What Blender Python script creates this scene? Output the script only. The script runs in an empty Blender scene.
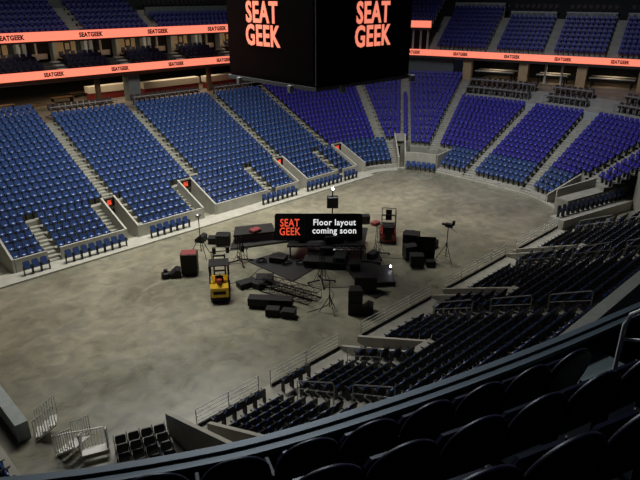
import bpy, math, random
import numpy as np
from mathutils import Vector, Matrix
random.seed(7)
rng = np.random.default_rng(7)
C = bpy.context.scene.collection
R = math.radians
SC = bpy.context.scene

# ------------------------------------------------------------------ camera, world, lights, exposure
CAM_H = 17.0; FPX = 594.0; PITCH = 22.743; AZ = 45.916
cd = bpy.data.cameras.new('camera'); cam = bpy.data.objects.new('camera', cd); C.objects.link(cam)
cd.sensor_width = 36.0; cd.lens = FPX*36.0/640.0; cd.clip_end = 400; cd.clip_start = .05
cam.location = (0, 0, CAM_H); cam.rotation_euler = (R(90-PITCH), 0, R(AZ-90))
SC.camera = cam
SC.view_settings.view_transform = 'Standard'; SC.view_settings.look = 'None'
SC.view_settings.gamma = 1; SC.view_settings.exposure = 0.0; SC.view_settings.use_curve_mapping = False
w = bpy.data.worlds.new('world'); SC.world = w; w.use_nodes = True
w.node_tree.nodes['Background'].inputs[0].default_value = (.55, .65, 1, 1)
w.node_tree.nodes['Background'].inputs[1].default_value = .006

def area(name, loc, target, size, power, color=(1, .95, .86), spread=130):
    l = bpy.data.lights.new(name, 'AREA'); l.shape = 'RECTANGLE'; l.size, l.size_y = size
    l.energy = power; l.color = color; l.spread = R(spread)
    o = bpy.data.objects.new(name, l); C.objects.link(o); o.location = loc
    o.rotation_euler = (Vector(target)-Vector(loc)).to_track_quat('-Z', 'Y').to_euler()
    return o
# rigs hung under the roof above the floor, out of the frame, plus one added lamp
area('unseen_overhead_light', (27, 33, 27), (26, 31, 0), (22, 3), 5600, (1, .96, .84), 120)
area('unseen_overhead_light', (16, 37, 27), (20, 43, 2), (16, 3), 1300, (.95, .97, 1), 120)
area('unseen_overhead_light', (36, 37, 27), (36, 44, 2), (14, 3), 750, (.95, .97, 1), 120)
area('unseen_overhead_light', (45, 28, 27), (57, 28, 2), (3, 16), 1450, (.80, .84, 1), 110)
area('unseen_overhead_light', (24, 40, 27), (22, 12, 2), (26, 3), 1900, (.97, .97, .95), 100)
area('unseen_overhead_light', (11, 15, 25), (3, 3, 13), (2, 1), 130, (.80, .90, 1), 50)  # added lamp with no known fixture, brightens the deck parapet

# ------------------------------------------------------------------ materials
def mat(name, col, rough=.6, metal=0., var=0., scale=3., emit=None, spec=.5, bump=0.):
    m = bpy.data.materials.new(name); m.use_nodes = True; nt = m.node_tree; b = nt.nodes['Principled BSDF']
    b.inputs['Base Color'].default_value = (*col, 1); b.inputs['Roughness'].default_value = rough
    b.inputs['Metallic'].default_value = metal; b.inputs['Specular IOR Level'].default_value = spec
    if emit:
        b.inputs['Emission Color'].default_value = (*emit[0], 1); b.inputs['Emission Strength'].default_value = emit[1]
    if var or bump:
        tc = nt.nodes.new('ShaderNodeTexCoord'); n = nt.nodes.new('ShaderNodeTexNoise')
        n.inputs['Scale'].default_value = scale; n.inputs['Detail'].default_value = 6
        nt.links.new(tc.outputs['Object'], n.inputs['Vector'])
        if var:
            r = nt.nodes.new('ShaderNodeValToRGB'); nt.links.new(n.outputs['Fac'], r.inputs['Fac'])
            r.color_ramp.elements[0].position = .3; r.color_ramp.elements[1].position = .7
            r.color_ramp.elements[0].color = tuple(c*(1-var) for c in col)+(1,)
            r.color_ramp.elements[1].color = tuple(min(1, c*(1+var)) for c in col)+(1,)
            nt.links.new(r.outputs['Color'], b.inputs['Base Color'])
        if bump:
            bp = nt.nodes.new('ShaderNodeBump'); bp.inputs['Strength'].default_value = bump
            nt.links.new(n.outputs['Fac'], bp.inputs['Height']); nt.links.new(bp.outputs['Normal'], b.inputs['Normal'])
    return m

def floor_mat():
    m = bpy.data.materials.new('polished_concrete'); m.use_nodes = True; nt = m.node_tree; b = nt.nodes['Principled BSDF']
    L = nt.links.new; tc = nt.nodes.new('ShaderNodeTexCoord')
    def noise(s, d, dist=0., sc=(1, 1, 1)):
        mp = nt.nodes.new('ShaderNodeMapping'); mp.inputs['Scale'].default_value = sc
        n = nt.nodes.new('ShaderNodeTexNoise'); n.inputs['Scale'].default_value = s; n.inputs['Detail'].default_value = d
        n.inputs['Distortion'].default_value = dist; L(tc.outputs['Object'], mp.inputs['Vector']); L(mp.outputs['Vector'], n.inputs['Vector']); return n
    def ramp(n, p0, c0, p1, c1):
        r = nt.nodes.new('ShaderNodeValToRGB'); L(n.outputs['Fac'], r.inputs['Fac'])
        r.color_ramp.elements[0].position = p0; r.color_ramp.elements[0].color = (*c0, 1)
        r.color_ramp.elements[1].position = p1; r.color_ramp.elements[1].color = (*c1, 1); return r
    def mix(kind, f, a, c):
        x = nt.nodes.new('ShaderNodeMix'); x.data_type = 'RGBA'; x.blend_type = kind
        if isinstance(f, float): x.inputs[0].default_value = f
        else: L(f, x.inputs[0])
        L(a, x.inputs[6]); L(c, x.inputs[7]); return x.outputs[2]
    base = ramp(noise(.12, 5, 1.), .32, (.150, .146, .106), .68, (.255, .242, .180))
    fine = ramp(noise(1.3, 10, .7), .36, (.72, .73, .74), .66, (1.22, 1.2, 1.15))
    c = mix('MULTIPLY', .8, base.outputs['Color'], fine.outputs['Color'])
    sw = ramp(noise(.5, 9, 1.2, (1, 1.8, 1)), .60, (0, 0, 0), .74, (1, 1, 1))
    pale = nt.nodes.new('ShaderNodeRGB'); pale.outputs[0].default_value = (.34, .31, .24, 1)
    sf = nt.nodes.new('ShaderNodeMath'); sf.operation = 'MULTIPLY'; L(sw.outputs['Color'], sf.inputs[0]); sf.inputs[1].default_value = .45
    c = mix('MIX', sf.outputs[0], c, pale.outputs[0])
    L(c, b.inputs['Base Color'])
    rr = ramp(noise(.5, 5, 1.), .3, (.22,)*3, .7, (.42,)*3); L(rr.outputs['Color'], b.inputs['Roughness'])
    return m
M = dict(
    floor=floor_mat(),
    conc=mat('stand_concrete', (.27, .265, .225), .75, var=.16, scale=1.2),
    curb=mat('pale_concrete', (.36, .35, .30), .7, var=.12, scale=1.5),
    step=mat('stair_concrete', (.29, .285, .24), .75, var=.2, scale=2.5),
    slate=mat('slate_blue_plastic', (.030, .066, .205), .28, spec=.7),
    violet=mat('violet_blue_plastic', (.028, .024, .25), .38),
    navy=mat('navy_plastic', (.020, .024, .17), .5),
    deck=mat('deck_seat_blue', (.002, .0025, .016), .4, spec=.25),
    seatmetal=mat('dark_seat_shell', (.012, .013, .016), .5, 0., spec=.35),
    pan_dark=mat('dark_plastic', (.02, .02, .024), .4),
    club=mat('club_upholstery', (.030, .020, .018), .7),
    clubpale=mat('pale_rail', (.20, .21, .20), .5),
    black=mat('black_plastic', (.006, .006, .0065), .55, spec=.3),
    blackm=mat('black_metal', (.010, .010, .011), .5, .2, spec=.3),
    blackcloth=mat('black_cloth', (.016, .016, .017), .9, var=.2, scale=3),
    deckpl=mat('dark_stage_deck', (.014, .0135, .0125), .6, var=.25, scale=1.2, spec=.3),
    screen=mat('unlit_screen', (.003, .003, .003), .3, spec=.2),
    coral=mat('coral_led', (.9, .2, .1), .5, emit=((1.0, .235, .15), 1.0)),
    coraltext=mat('coral_text', (.9, .25, .15), .5, emit=((1.0, .27, .17), .95)),
    darktext=mat('dark_text', (.008, .004, .004), .6),
    redtext=mat('red_orange_text', (.8, .08, .03), .5, emit=((1.0, .10, .045), .75)),
    whitetext=mat('white_text', (.8, .8, .8), .5, emit=((1, 1, 1), .72)),
    signbase=mat('sign_black', (.006, .006, .007), .5, spec=.2),
    rail=mat('white_rail', (.8, .8, .75), .45),
    steel=mat('brushed_steel', (.42, .44, .46), .32, .8),
    yellow=mat('yellow_paint', (.95, .56, .015), .4),
    red=mat('red_paint', (.42, .035, .018), .4),
    dred=mat('dull_red_cloth', (.16, .022, .022), .8),
    rubber=mat('tyre_rubber', (.012, .012, .012), .8),
    tan=mat('tan_wall', (.44, .31, .16), .8, var=.1),
    dwall=mat('dark_wall', (.03, .034, .033), .9, var=.2),
    gwall=mat('grey_green_wall', (.13, .155, .15), .85, var=.12),
    pwall=mat('pale_wall', (.30, .33, .32), .8, var=.1),
    bar=mat('white_counter', (.62, .56, .46), .5),
    barred=mat('red_counter_base', (.22, .02, .02), .7),
    carpet=mat('concourse_floor', (.20, .16, .12), .6, var=.3, scale=.8),
    para=mat('parapet_blue_grey', (.085, .112, .128), .55, var=.08, scale=2),
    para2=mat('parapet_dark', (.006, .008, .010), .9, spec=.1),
    wood=mat('brown_wood', (.10, .05, .02), .6),
    bulb=mat('lit_bulb', (1, 1, 1), .4, emit=((.85, .9, 1), 60.)),
    warm=mat('warm_lamp', (1, .9, .7), .4, emit=((1, .82, .55), 5.)),
    cloth=mat('white_table_cloth', (.55, .52, .47), .7),
)

# ------------------------------------------------------------------ mesh helpers
class MB:
    def __init__(s): s.v = []; s.f = []; s.m = []
    def add(s, vs, fs, mi=0, T=None):
        o = len(s.v)
        for p in vs:
            p = Vector(p)
            if T is not None: p = T @ p
            s.v.append(tuple(p))
        for f in fs: s.f.append(tuple(o+i for i in f)); s.m.append(mi)
        return s
    def box(s, x0, x1, y0, y1, z0, z1, mi=0, T=None, taper=0., ty=None):
        t = taper; ty = t if ty is None else ty
        vs = [(x0, y0, z0), (x1, y0, z0), (x1, y1, z0), (x0, y1, z0), (x0+t, y0+ty, z1), (x1-t, y0+ty, z1), (x1-t, y1-ty, z1), (x0+t, y1-ty, z1)]
        return s.add(vs, [(0, 3, 2, 1), (4, 5, 6, 7), (0, 1, 5, 4), (1, 2, 6, 5), (2, 3, 7, 6), (3, 0, 4, 7)], mi, T)
    def cbox(s, x0, x1, y0, y1, z0, z1, c=.03, mi=0, T=None):      # chamfered box: outline with cut corners in plan and small top bevel
        xs = [(x0+c, y0), (x1-c, y0), (x1, y0+c), (x1, y1-c), (x1-c, y1), (x0+c, y1), (x0, y1-c), (x0, y0+c)]
        cx, cy = (x0+x1)/2, (y0+y1)/2
        kx = 1-c/max(1e-6, (x1-x0)/2)*.8; ky = 1-c/max(1e-6, (y1-y0)/2)*.8
        ins = [(cx+(x-cx)*kx, cy+(y-cy)*ky) for x, y in xs]
        vs = [(x, y, z0+c*.6) for x, y in xs]+[(x, y, z1-c*.6) for x, y in xs]+[(x, y, z0) for x, y in ins]+[(x, y, z1) for x, y in ins]
        fs = []
        for i in range(8):
            j = (i+1) % 8; fs += [(i, j, 8+j, 8+i), (8+i, 8+j, 24+j, 24+i), (16+i, 16+j, j, i)]
        fs += [tuple(range(24, 32)), tuple(range(23, 15, -1))]
        return s.add(vs, fs, mi, T)
    def prism(s, outline, axis, a, b, mi=0, T=None):
        n = len(outline)
        def P(p, t): return {'x': (t, p[0], p[1]), 'y': (p[0], t, p[1]), 'z': (p[0], p[1], t)}[axis]
        vs = [P(p, a) for p in outline]+[P(p, b) for p in outline]
        fs = [tuple(range(n)), tuple(range(2*n-1, n-1, -1))]+[(i, n+i, n+(i+1) % n, (i+1) % n) for i in range(n)]
        return s.add(vs, fs, mi, T)
    def tube(s, pts, r, n=6, mi=0, T=None, r1=None):
        pts = [Vector(p) for p in pts]; k = len(pts); vs = []; fs = []
        for i, p in enumerate(pts):
            d = (pts[min(i+1, k-1)]-pts[max(i-1, 0)]).normalized()
            a = Vector((0, 0, 1)) if abs(d.z) < .9 else Vector((1, 0, 0))
            u = d.cross(a).normalized(); v = d.cross(u)
            rr = r if r1 is None else r+(r1-r)*i/(k-1)
            for j in range(n):
                t = 2*math.pi*j/n; vs.append(p+u*math.cos(t)*rr+v*math.sin(t)*rr)
        for i in range(k-1):
            for j in range(n):
                fs.append((i*n+j, i*n+(j+1) % n, (i+1)*n+(j+1) % n, (i+1)*n+j))
        fs += [tuple(range(n-1, -1, -1)), tuple(range((k-1)*n, k*n))]
        return s.add(vs, fs, mi, T)
    def cyl(s, c, r, h, axis='z', n=16, mi=0, T=None, r1=None):
        d = {'x': (1, 0, 0), 'y': (0, 1, 0), 'z': (0, 0, 1)}[axis]
        return s.tube([c, tuple(c[i]+d[i]*h for i in range(3))], r, n, mi, T, r1)
    def mesh(s, name, mats):
        me = bpy.data.meshes.new(name); me.from_pydata(s.v, [], s.f)
        for m in (mats if isinstance(mats, (list, tuple)) else [mats]): me.materials.append(m)
        me.polygons.foreach_set('material_index', s.m); me.update(); return me
    def build(s, name, mats, parent=None, **k):
        o = bpy.data.objects.new(name, s.mesh(name, mats)); C.objects.link(o)
        if parent: o.parent = parent
        return tag(o, **k)
def tag(o, label=None, cat=None, group=None, kind=None):
    if label: o['label'] = label
    if cat: o['category'] = cat
    if group: o['group'] = group
    if kind: o['kind'] = kind
    return o
def thing(name, loc, rz, label, cat, group=None):
    o = bpy.data.objects.new(name, None); C.objects.link(o); o.location = loc; o.rotation_euler = (0, 0, rz)
    o.empty_display_size = .2
    return tag(o, label, cat, group)
def copy_tree(o, parent=None):
    c = o.copy(); C.objects.link(c)
    if parent: c.parent = parent
    for ch in list(o.children): copy_tree(ch, c)
    return c
def struct(o): o['kind'] = 'structure'; return o
def grid_mesh(name, V, F, mats, mi=None):
    me = bpy.data.meshes.new(name); me.from_pydata([tuple(map(float, v)) for v in V], [], [tuple(map(int, f)) for f in F])
    for m in mats: me.materials.append(m)
    if mi is not None: me.polygons.foreach_set('material_index', list(mi))
    me.update(); o = bpy.data.objects.new(name, me); C.objects.link(o); return o
def text(name, body, T, height, width, m, parent=None, bold=.02, line=1.0, ext=.01):
    """lettering in the xz plane of T: x right, z up, facing -y, fitted to width x height"""
    cu = bpy.data.curves.new(name, 'FONT'); cu.body = body; cu.align_x = 'CENTER'; cu.align_y = 'CENTER'
    cu.size = 1; cu.offset = bold; cu.extrude = ext; cu.space_line = line; cu.resolution_u = 3; cu.space_character = 1.08
    o = bpy.data.objects.new(name, cu); C.objects.link(o)
    bpy.context.view_layer.update()
    bb = [Vector(c) for c in o.bound_box]
    x0, x1 = min(b.x for b in bb), max(b.x for b in bb); y0, y1 = min(b.y for b in bb), max(b.y for b in bb)
    sx, sy = width/(x1-x0), height/(y1-y0)
    L = Matrix.Rotation(R(90), 4, 'X') @ Matrix.Diagonal((sx, sy, 1, 1)) @ Matrix.Translation((-(x0+x1)/2, -(y0+y1)/2, 0))
    o.data.materials.append(m)
    me = bpy.data.meshes.new_from_object(o); me.transform(L)
    bpy.data.objects.remove(o)
    o = bpy.data.objects.new(name, me); C.objects.link(o)
    if parent: o.parent = parent
    o.matrix_local = T
    return o

# camera-space test used only to choose which seats become individual objects
_a, _p = R(AZ), R(PITCH)
def proj(P):
    X, Y, Z = P; fw = X*math.cos(_a)+Y*math.sin(_a); a = X*math.sin(_a)-Y*math.cos(_a); dn = CAM_H-Z
    zc = fw*math.cos(_p)+dn*math.sin(_p); yd = dn*math.cos(_p)-fw*math.sin(_p)
    return (320+FPX*a/zc, 240+FPX*yd/zc, zc) if zc > .1 else (-999, -999, zc)

# ------------------------------------------------------------------ bowl geometry
class Path:
    """plan curve with outward normals; rows are offsets of it"""
    def __init__(s, pts, nrm):
        s.P = np.array(pts, float); s.N = np.array(nrm, float)
        s.N /= np.linalg.norm(s.N, axis=1)[:, None]
        s.s = np.r_[0, np.cumsum(np.linalg.norm(np.diff(s.P, axis=0), axis=1))]
    def at(s, t, d):
        x = np.interp(t, s.s, s.P[:, 0]); y = np.interp(t, s.s, s.P[:, 1])
        nx = np.interp(t, s.s, s.N[:, 0]); ny = np.interp(t, s.s, s.N[:, 1]); l = np.hypot(nx, ny)
        return x+nx/l*d, y+ny/l*d, nx/l, ny/l
    def ratio(s, t, d):
        a = s.at(t-.05, d); b = s.at(t+.05, d); return math.hypot(a[0]-b[0], a[1]-b[1])/.1
    def edge(s, e, d):
        return e[0]+(e[1]/max(.3, s.ratio(e[0], d)) if e[1] else 0)
    def line(s, e0, e1, d, step=.8):
        a, b = s.edge(e0, d), s.edge(e1, d); n = max(2, int(abs(b-a)/step)+1)
        return [s.at(t, d) for t in np.linspace(a, b, n)]
RC = 5.5; YF = 38.8; YN = 16.7; XC = 43.8; XE = 49.3; X0 = -2.0; R2 = 9.0; XD = 40.3
def bowl():
    P, N = [], []
    for x in np.arange(X0, XC, .5): P.append((x, YF)); N.append((0, 1))
    for a in np.linspace(90, 0, 31): P.append((XC+RC*math.cos(R(a)), YF-RC+RC*math.sin(R(a)))); N.append((math.cos(R(a)), math.sin(R(a))))
    for y in np.arange(YF-RC-.5, YN+R2, -.5): P.append((XE, y)); N.append((1, 0))
    for a in np.linspace(0, -90, 46):
        nu = R(float(np.interp(-a, [0, 12, 33, 90], [0, 0, -26, -90])))
        P.append((XD+R2*math.cos(R(a)), YN+R2+R2*math.sin(R(a)))); N.append((math.cos(nu), math.sin(nu)))
    return Path(P, N)
B = bowl()
sF = lambda x: x-X0                                  # far side, by X
sA = lambda a: (XC-X0)+RC*R(90-a)                     # first corner, by angle
sE = lambda y: (XC-X0)+RC*math.pi/2+(YF-RC-y)          # end, by Y
sG = lambda a: sE(YN+R2)+R2*R(-a)                     # second corner, by angle
NEAR = Path([(x, YN) for x in (-4, 60)], [(0, -1)]*2)
sN = lambda x: x+4
DR, DZ, Z0 = .70, .325, .35
zrow = lambda r: Z0+DZ*r

def terrace(name, path, e0, e1, r0, r1, stairs=False, zbase=0., dr=DR, dz=DZ, z0=Z0, dd=0., bottom=None, m=None):
    V, F = [], []
    def strip(A, Bq):
        o = len(V); n = len(A); V.extend(A); V.extend(Bq)
        for i in range(n-1): F.append((o+i, o+i+1, o+n+i+1, o+n+i))
    sub = 2 if stairs else 1
    for r in range(r0, r1+1):
        for k in range(sub):
            z = z0+dz*r-(dz/2 if stairs and k == 0 else 0); da = dd+dr*(r+k/sub); db = dd+dr*(r+(k+1)/sub)
            la = path.line(e0, e1, da); lb = path.line(e0, e1, db); n = min(len(la), len(lb))
            a_, b_ = path.edge(e0, da), path.edge(e1, da); c_, d_ = path.edge(e0, db), path.edge(e1, db)
            la = [path.at(t, da) for t in np.linspace(a_, b_, n)]; lb = [path.at(t, db) for t in np.linspace(c_, d_, n)]
            zl = (bottom if bottom is not None else 0.) if (r == r0 and k == 0) else z-(dz/sub)
            strip([(p[0], p[1], zl) for p in la], [(p[0], p[1], z) for p in la])
            strip([(p[0], p[1], z) for p in la], [(p[0], p[1], z) for p in lb])
    return struct(grid_mesh(name, V, F, [m or (M['step'] if stairs else M['conc'])]))

SEATS = []            # (x, y, z, rz, colour, section text, row)
def seat_row(path, e0, e1, d, z, colour, sec, row, pitch=.5, store=None, margin=.03):
    ln = path.line(e0, e1, d, .25); P = np.array([(p[0], p[1]) for p in ln]); Nn = np.array([(p[2], p[3]) for p in ln])
    L = np.r_[0, np.cumsum(np.linalg.norm(np.diff(P, axis=0), axis=1))]; n = int((L[-1]-2*margin)/pitch)
    if n < 1: return
    pitch = (L[-1]-2*margin)/n; st = margin
    for i in range(n):
        t = st+pitch*(i+.5); x = np.interp(t, L, P[:, 0]); y = np.interp(t, L, P[:, 1])
        nx = np.interp(t, L, Nn[:, 0]); ny = np.interp(t, L, Nn[:, 1])
        (SEATS if store is None else store).append((x, y, z, math.atan2(-ny, -nx)-math.pi/2, colour, sec, row))
def seats(path, e0, e1, r0, r1, colour, sec, dr=DR, dz=DZ, z0=Z0, dd=0., tr=True, bottom=None):
    if tr: terrace('floor_terrace', path, e0, e1, r0, r1, dr=dr, dz=dz, z0=z0, dd=dd, bottom=bottom)
    for r in range(r0, r1+1):
        c = colour(r) if callable(colour) else colour
        seat_row(path, e0, e1, dd+dr*(r+.62), z0+dz*r, c, sec, r)
def stairs(path, e0, e1, r0, r1, **k): return terrace('floor_stair', path, e0, e1, r0, r1, stairs=True, **k)

def vwall(name, a, b, zt0, zt1, th=.14, zb=0., m='curb', **k):
    """upright wall between plan points a and b with a sloping top"""
    a, b = Vector((*a, 0)), Vector((*b, 0)); d = (b-a).normalized(); n = Vector((-d.y, d.x, 0))*th/2
    q = [a-n, b-n, b+n, a+n]; zt = [zt0, zt1, zt1, zt0]
    mb = MB(); vs = [(p.x, p.y, zb) for p in q]+[(p.x, p.y, z) for p, z in zip(q, zt)]
    mb.add(vs, [(0, 3, 2, 1), (4, 5, 6, 7), (0, 1, 5, 4), (1, 2, 6, 5), (2, 3, 7, 6), (3, 0, 4, 7)])
    return mb.build(name, M[m], **k)
def sgn(s0, s1, rs, wd=.14, d=3.35, path=None, z=1.1): pass

S_SLATE = 0; S_VIOLET = 1; S_NAVY = 2
F_ = lambda a: (sF(a), 0)
# --- far side
TOP = 19
seats(B, F_(-1.5), F_(8.8), 0, 4, 0, 'far left of the first stair well'); seats(B, F_(-1.5), F_(8.9), 5, TOP+2, 0, 'far left of the first aisle')
stairs(B, F_(8.9), F_(9.9), 5, TOP, bottom=1.5)
seats(B, F_(10.05), F_(12.15), 0, 4, 0, 'a'); stairs(B, F_(12.15), F_(13.0), 0, 4); seats(B, F_(13.0), F_(16.9), 0, 4, 0, 'b')
stairs(B, F_(16.9), F_(17.8), 0, 4)
seats(B, F_(9.9), F_(18.1), 5, TOP+2, 0, 'c')
stairs(B, F_(18.1), F_(19.0), 5, TOP, bottom=1.5)
stairs(B, F_(18.85), F_(19.4), 0, 4)
seats(B, F_(19.4), F_(23.75), 0, 4, 0, 'd'); stairs(B, F_(23.75), F_(24.4), 0, 4)
seats(B, F_(19.0), F_(25.9), 5, TOP, 0, 'e', bottom=1.5)
stairs(B, F_(25.9), F_(26.8), 5, TOP, bottom=1.5)
seats(B, F_(25.7), F_(31.2), 0, 4, 0, 'f'); stairs(B, F_(31.2), F_(32.1), 0, 4); seats(B, F_(32.1), F_(34.7), 0, 4, 0, 'g')
seats(B, F_(26.8), F_(35.1), 5, TOP, 0, 'h')
stairs(B, F_(35.1), F_(36.0), 5, TOP, bottom=1.5)
seats(B, F_(35.9), F_(39.7), 0, 4, 0, 'i'); stairs(B, F_(39.7), F_(40.6), 0, 4); seats(B, F_(40.6), F_(42.5), 0, 4, 0, 'j')
seats(B, F_(36.0), F_(41.8), 5, TOP, 0, 'k', bottom=1.5)
stairs(B, F_(41.8), F_(42.7), 5, TOP, bottom=1.5)
# --- first corner
a57 = (sA(57), -.55); b57 = (sA(57), .55)
seats(B, F_(42.7), a57, 5, 21, 1, 'l', bottom=1.5)
seats(B, F_(43.8), (sA(54), 0), 0, 4, 0, 'm')
stairs(B, (sA(54), 0), (sA(47.5), 0), 0, 4)
stairs(B, a57, b57, 5, 21)
a40 = (sA(40), -.5); b40 = (sA(40), .5); a20 = (sA(19.5), -.5); b20 = (sA(19.5), .5)
seats(B, b57, a40, 5, 21, 1, 'n', bottom=1.5)
seats(B, a40, b40, 5, 15, 1, 'o'); stairs(B, a40, b40, 16, 21)
seats(B, b40, a20, 4, 21, 1, 'p'); stairs(B, a20, b20, 4, 21)
# --- end
e30 = sE(30.3); e24 = sG(-10.9); g24 = sG(-33)
TE = 15
def cend(n): return lambda r: 0 if r < n else 1
seats(B, b20, (e30, -.5), 4, TE, 1, 'q'); seats(B, (sA(5), 0), (e30, -.5), 0, 3, 0, 'r')
stairs(B, (e30, -.5), (e30, .5), 0, TE)
seats(B, (e30, .5), (e24, -.5), 0, TE, cend(4), 's'); stairs(B, (e24, -.5), (e24, .5), 0, TE)
seats(B, (e24, .5), (sG(-28), 0), 0, 4, cend(4), 't'); seats(B, (e24, .5), (g24, -.5), 5, TE, 1, 'u', bottom=1.5)
stairs(B, (g24, -.5), (g24, .5), 4, TE)
seats(B, (g24, .5), (sG(-43), 0), 5, TE, 1, 'v'); seats(B, (sG(-43), 0), (sG(-62), 0), 9, TE, 1, 'w')

# --- near side (seen from behind)
Nn = lambda x: (sN(x), 0)
TN = 13
def near(x0, x1, r0, r1, sec, bottom=None): seats(NEAR, Nn(x0), Nn(x1), r0, r1, 0, sec, bottom=bottom)
def nst(x0, x1, r0, r1, bottom=None): stairs(NEAR, Nn(x0), Nn(x1), r0, r1, bottom=bottom)
near(10.3, 13.4, 0, TN, 'between first stair well and next aisle'); nst(13.4, 14.5, 0, TN)
near(14.5, 17.1, 0, 4, 'between the short stair and the next aisle'); nst(17.1, 17.9, 0, 4); near(17.9, 18.9, 0, 4, 'beside the second stair well')
near(14.5, 23.3, 5, TN, 'behind the second stair well')
near(20.3, 23.3, 0, 4, 'just past the second stair well')
nst(23.3, 24.4, 0, TN)
near(24.4, 26.7, 0, 4, 'just short of the third stair well'); near(24.4, 32.3, 5, TN, 'behind the third stair well', bottom=1.5)
near(27.9, 32.3, 0, 4, 'just past the third stair well'); nst(32.3, 33.4, 0, TN)
near(33.4, 35.2, 0, 4, 'just short of the fourth stair well'); near(33.4, 41.0, 5, TN, 'behind the fourth stair well')
near(36.4, 41.0, 0, 4, 'just past the fourth stair well'); nst(41.0, 42.0, 0, TN); near(42.0, 43.3, 0, TN, 'at the far end of the stand')
near(2.0, 9.1, 4, TN, 'short of the first stair well')

# ------------------------------------------------------------------ setting: floor, curbs, stair-well walls
mb = MB(); mb.box(-12, 90, -12, 80, -.3, 0); struct(mb.build('floor', M['floor']))
def curb(e0, e1, din, z, name='trim_1'):
    V, F = [], []; n = 40
    a, b = e0[0], e1[0]
    for t in np.linspace(a, b, n):
        p = B.at(t, -din); q = B.at(t, .15)
        V += [(p[0], p[1], 0), (p[0], p[1], z), (q[0], q[1], z)]
    for i in range(n-1):
        o = i*3; F += [(o, o+3, o+4, o+1), (o+1, o+4, o+5, o+2)]
    return struct(grid_mesh(name, V, F, [M['curb']]))
curb(F_(-1.5), F_(43.6), 1.6, .12)
curb((sF(43.6), 0), (sA(50), 0), 1.0, .10, 'trim_2')
curb((sA(50), 0), (sG(-40), 0), .3, .10, 'trim_3')
# guard wall along the far stand, broken at stair wells and short stairs
def guard(path, e0, e1, z1, name, z0=0., th=.14):
    V, F = [], []; ln0 = path.line(e0, e1, -th, .6); n = len(ln0)
    a, b = path.edge(e0, 0), path.edge(e1, 0)
    for t in np.linspace(a, b, n):
        p = path.at(t, -th); q = path.at(t, 0)
        V += [(p[0], p[1], z0), (p[0], p[1], z1), (q[0], q[1], z1), (q[0], q[1], z0)]
    for i in range(n-1):
        o = i*4
        for k in range(3): F.append((o+k, o+k+4, o+k+5, o+k+1))
    F += [(0, 1, 2, 3), (n*4-1, n*4-2, n*4-3, n*4-4)]
    return struct(grid_mesh(name, V, F, [M['curb']]))
for a, b in ((-1.5, 8.8), (10.05, 12.15), (13.0, 17.75), (18.85, 24.4), (25.7, 31.2), (32.1, 34.7), (35.9, 39.7), (40.6, 42.5)):
    guard(B, F_(a), F_(b), 1.02, 'wall_far')
guard(B, (sF(43.85), 0), (sA(54), 0), .45, 'wall_corner')
guard(B, (sA(5), 0), (sG(-28), 0), .30, 'wall_end')
# stair wells on the far side: two leaning-top walls, a header with a small sign
def logo_sign(T, wd, ht, label, group):
    r = bpy.data.objects.new('exit_sign', None); C.objects.link(r); r.matrix_world = T
    tag(r, label, 'sign', group)
    MB().box(-wd/2, wd/2, 0, .05, -ht/2, ht/2).build('panel', M['signbase'], r)
    text('lettering', 'SEAT\nGEEK', Matrix.Translation((0, -.02, 0)), ht*.62, wd*.42, M['redtext'], r, .02, .75)
    return r
wells = [(8.8, 9.95, 'far left'), (17.8, 18.8, 'second'), (24.45, 25.65, 'third'), (34.75, 35.85, 'fourth'), (42.55, 43.8, 'last')]
words = ['first stair well from the left edge', 'stair well nearest the yellow forklift', 'middle stair well of the far stand', 'stair well behind the bright work light', 'stair well beside the corner']
for i, (a, b, nme) in enumerate(wells):
    for x in (a, b):
        struct(vwall('wall_stairwell', (x, YF-.14), (x, YF+3.4), 1.05, 2.55))
    struct(MB().box(a, b, YF+3.36, YF+3.5, 1.5, 2.5).build('wall_stairwell', M['conc']))
    if i: logo_sign(Matrix.Translation(((a+b)/2, YF+3.2, 2.12)), b-a-.14, .62, 'small black sign with orange lettering over the '+words[i], 'signs over the stair wells')
# corner opening
for an in (47.5, 40.5):
    p = B.at(sA(an), -.1); q = B.at(sA(an), 3.4)
    struct(vwall('wall_stairwell', p[:2], q[:2], 1.2, 2.9))
p = B.at(sA(47), 3.3); q = B.at(sA(41), 3.3); struct(vwall('wall_stairwell', p[:2], q[:2], 2.9, 2.9, zb=2.1))
guard(B, (sA(40.5), 0), (sA(6), 0), 1.75, 'wall_corner', th=.2)
p = B.at(sA(6), 0); q = B.at(sA(6), 2.6); struct(vwall('wall_corner', p[:2], q[:2], 1.7, 1.75))
# opening in the second corner
for an, h0, h1 in ((-28.5, .8, 2.2), (-37, 1.7, 2.4)):
    p = B.at(sG(an), -.1); q = B.at(sG(an), 3.5); struct(vwall('wall_stairwell', p[:2], q[:2], h0, h1))
p = B.at(sG(-16), 0); q = B.at(sG(-16), 2.8); 
V = []
# platform that carries the short row in front of the second corner, with its wall
ux, uy = math.cos(R(-12)), math.sin(R(-12))
mb = MB(); T = Matrix.Translation((43.0, 17.55, 0)) @ Matrix.Rotation(R(-12), 4, 'Z')
mb.box(0, 10, 0, 1.3, 0, .75, T=T); struct(mb.build('floor_platform', M['curb']))
mb = MB(); mb.box(2, 10.5, 1.3, 2.4, 0, 1.6, T=T); struct(mb.build('floor_platform', M['conc']))
PORT = []
for i in range(14):
    x = .5+.62*i; PORT.append((43.0+ux*x-uy*.65, 17.55+uy*x+ux*.65, .75, R(168), 0, 'corner', 0))
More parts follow.
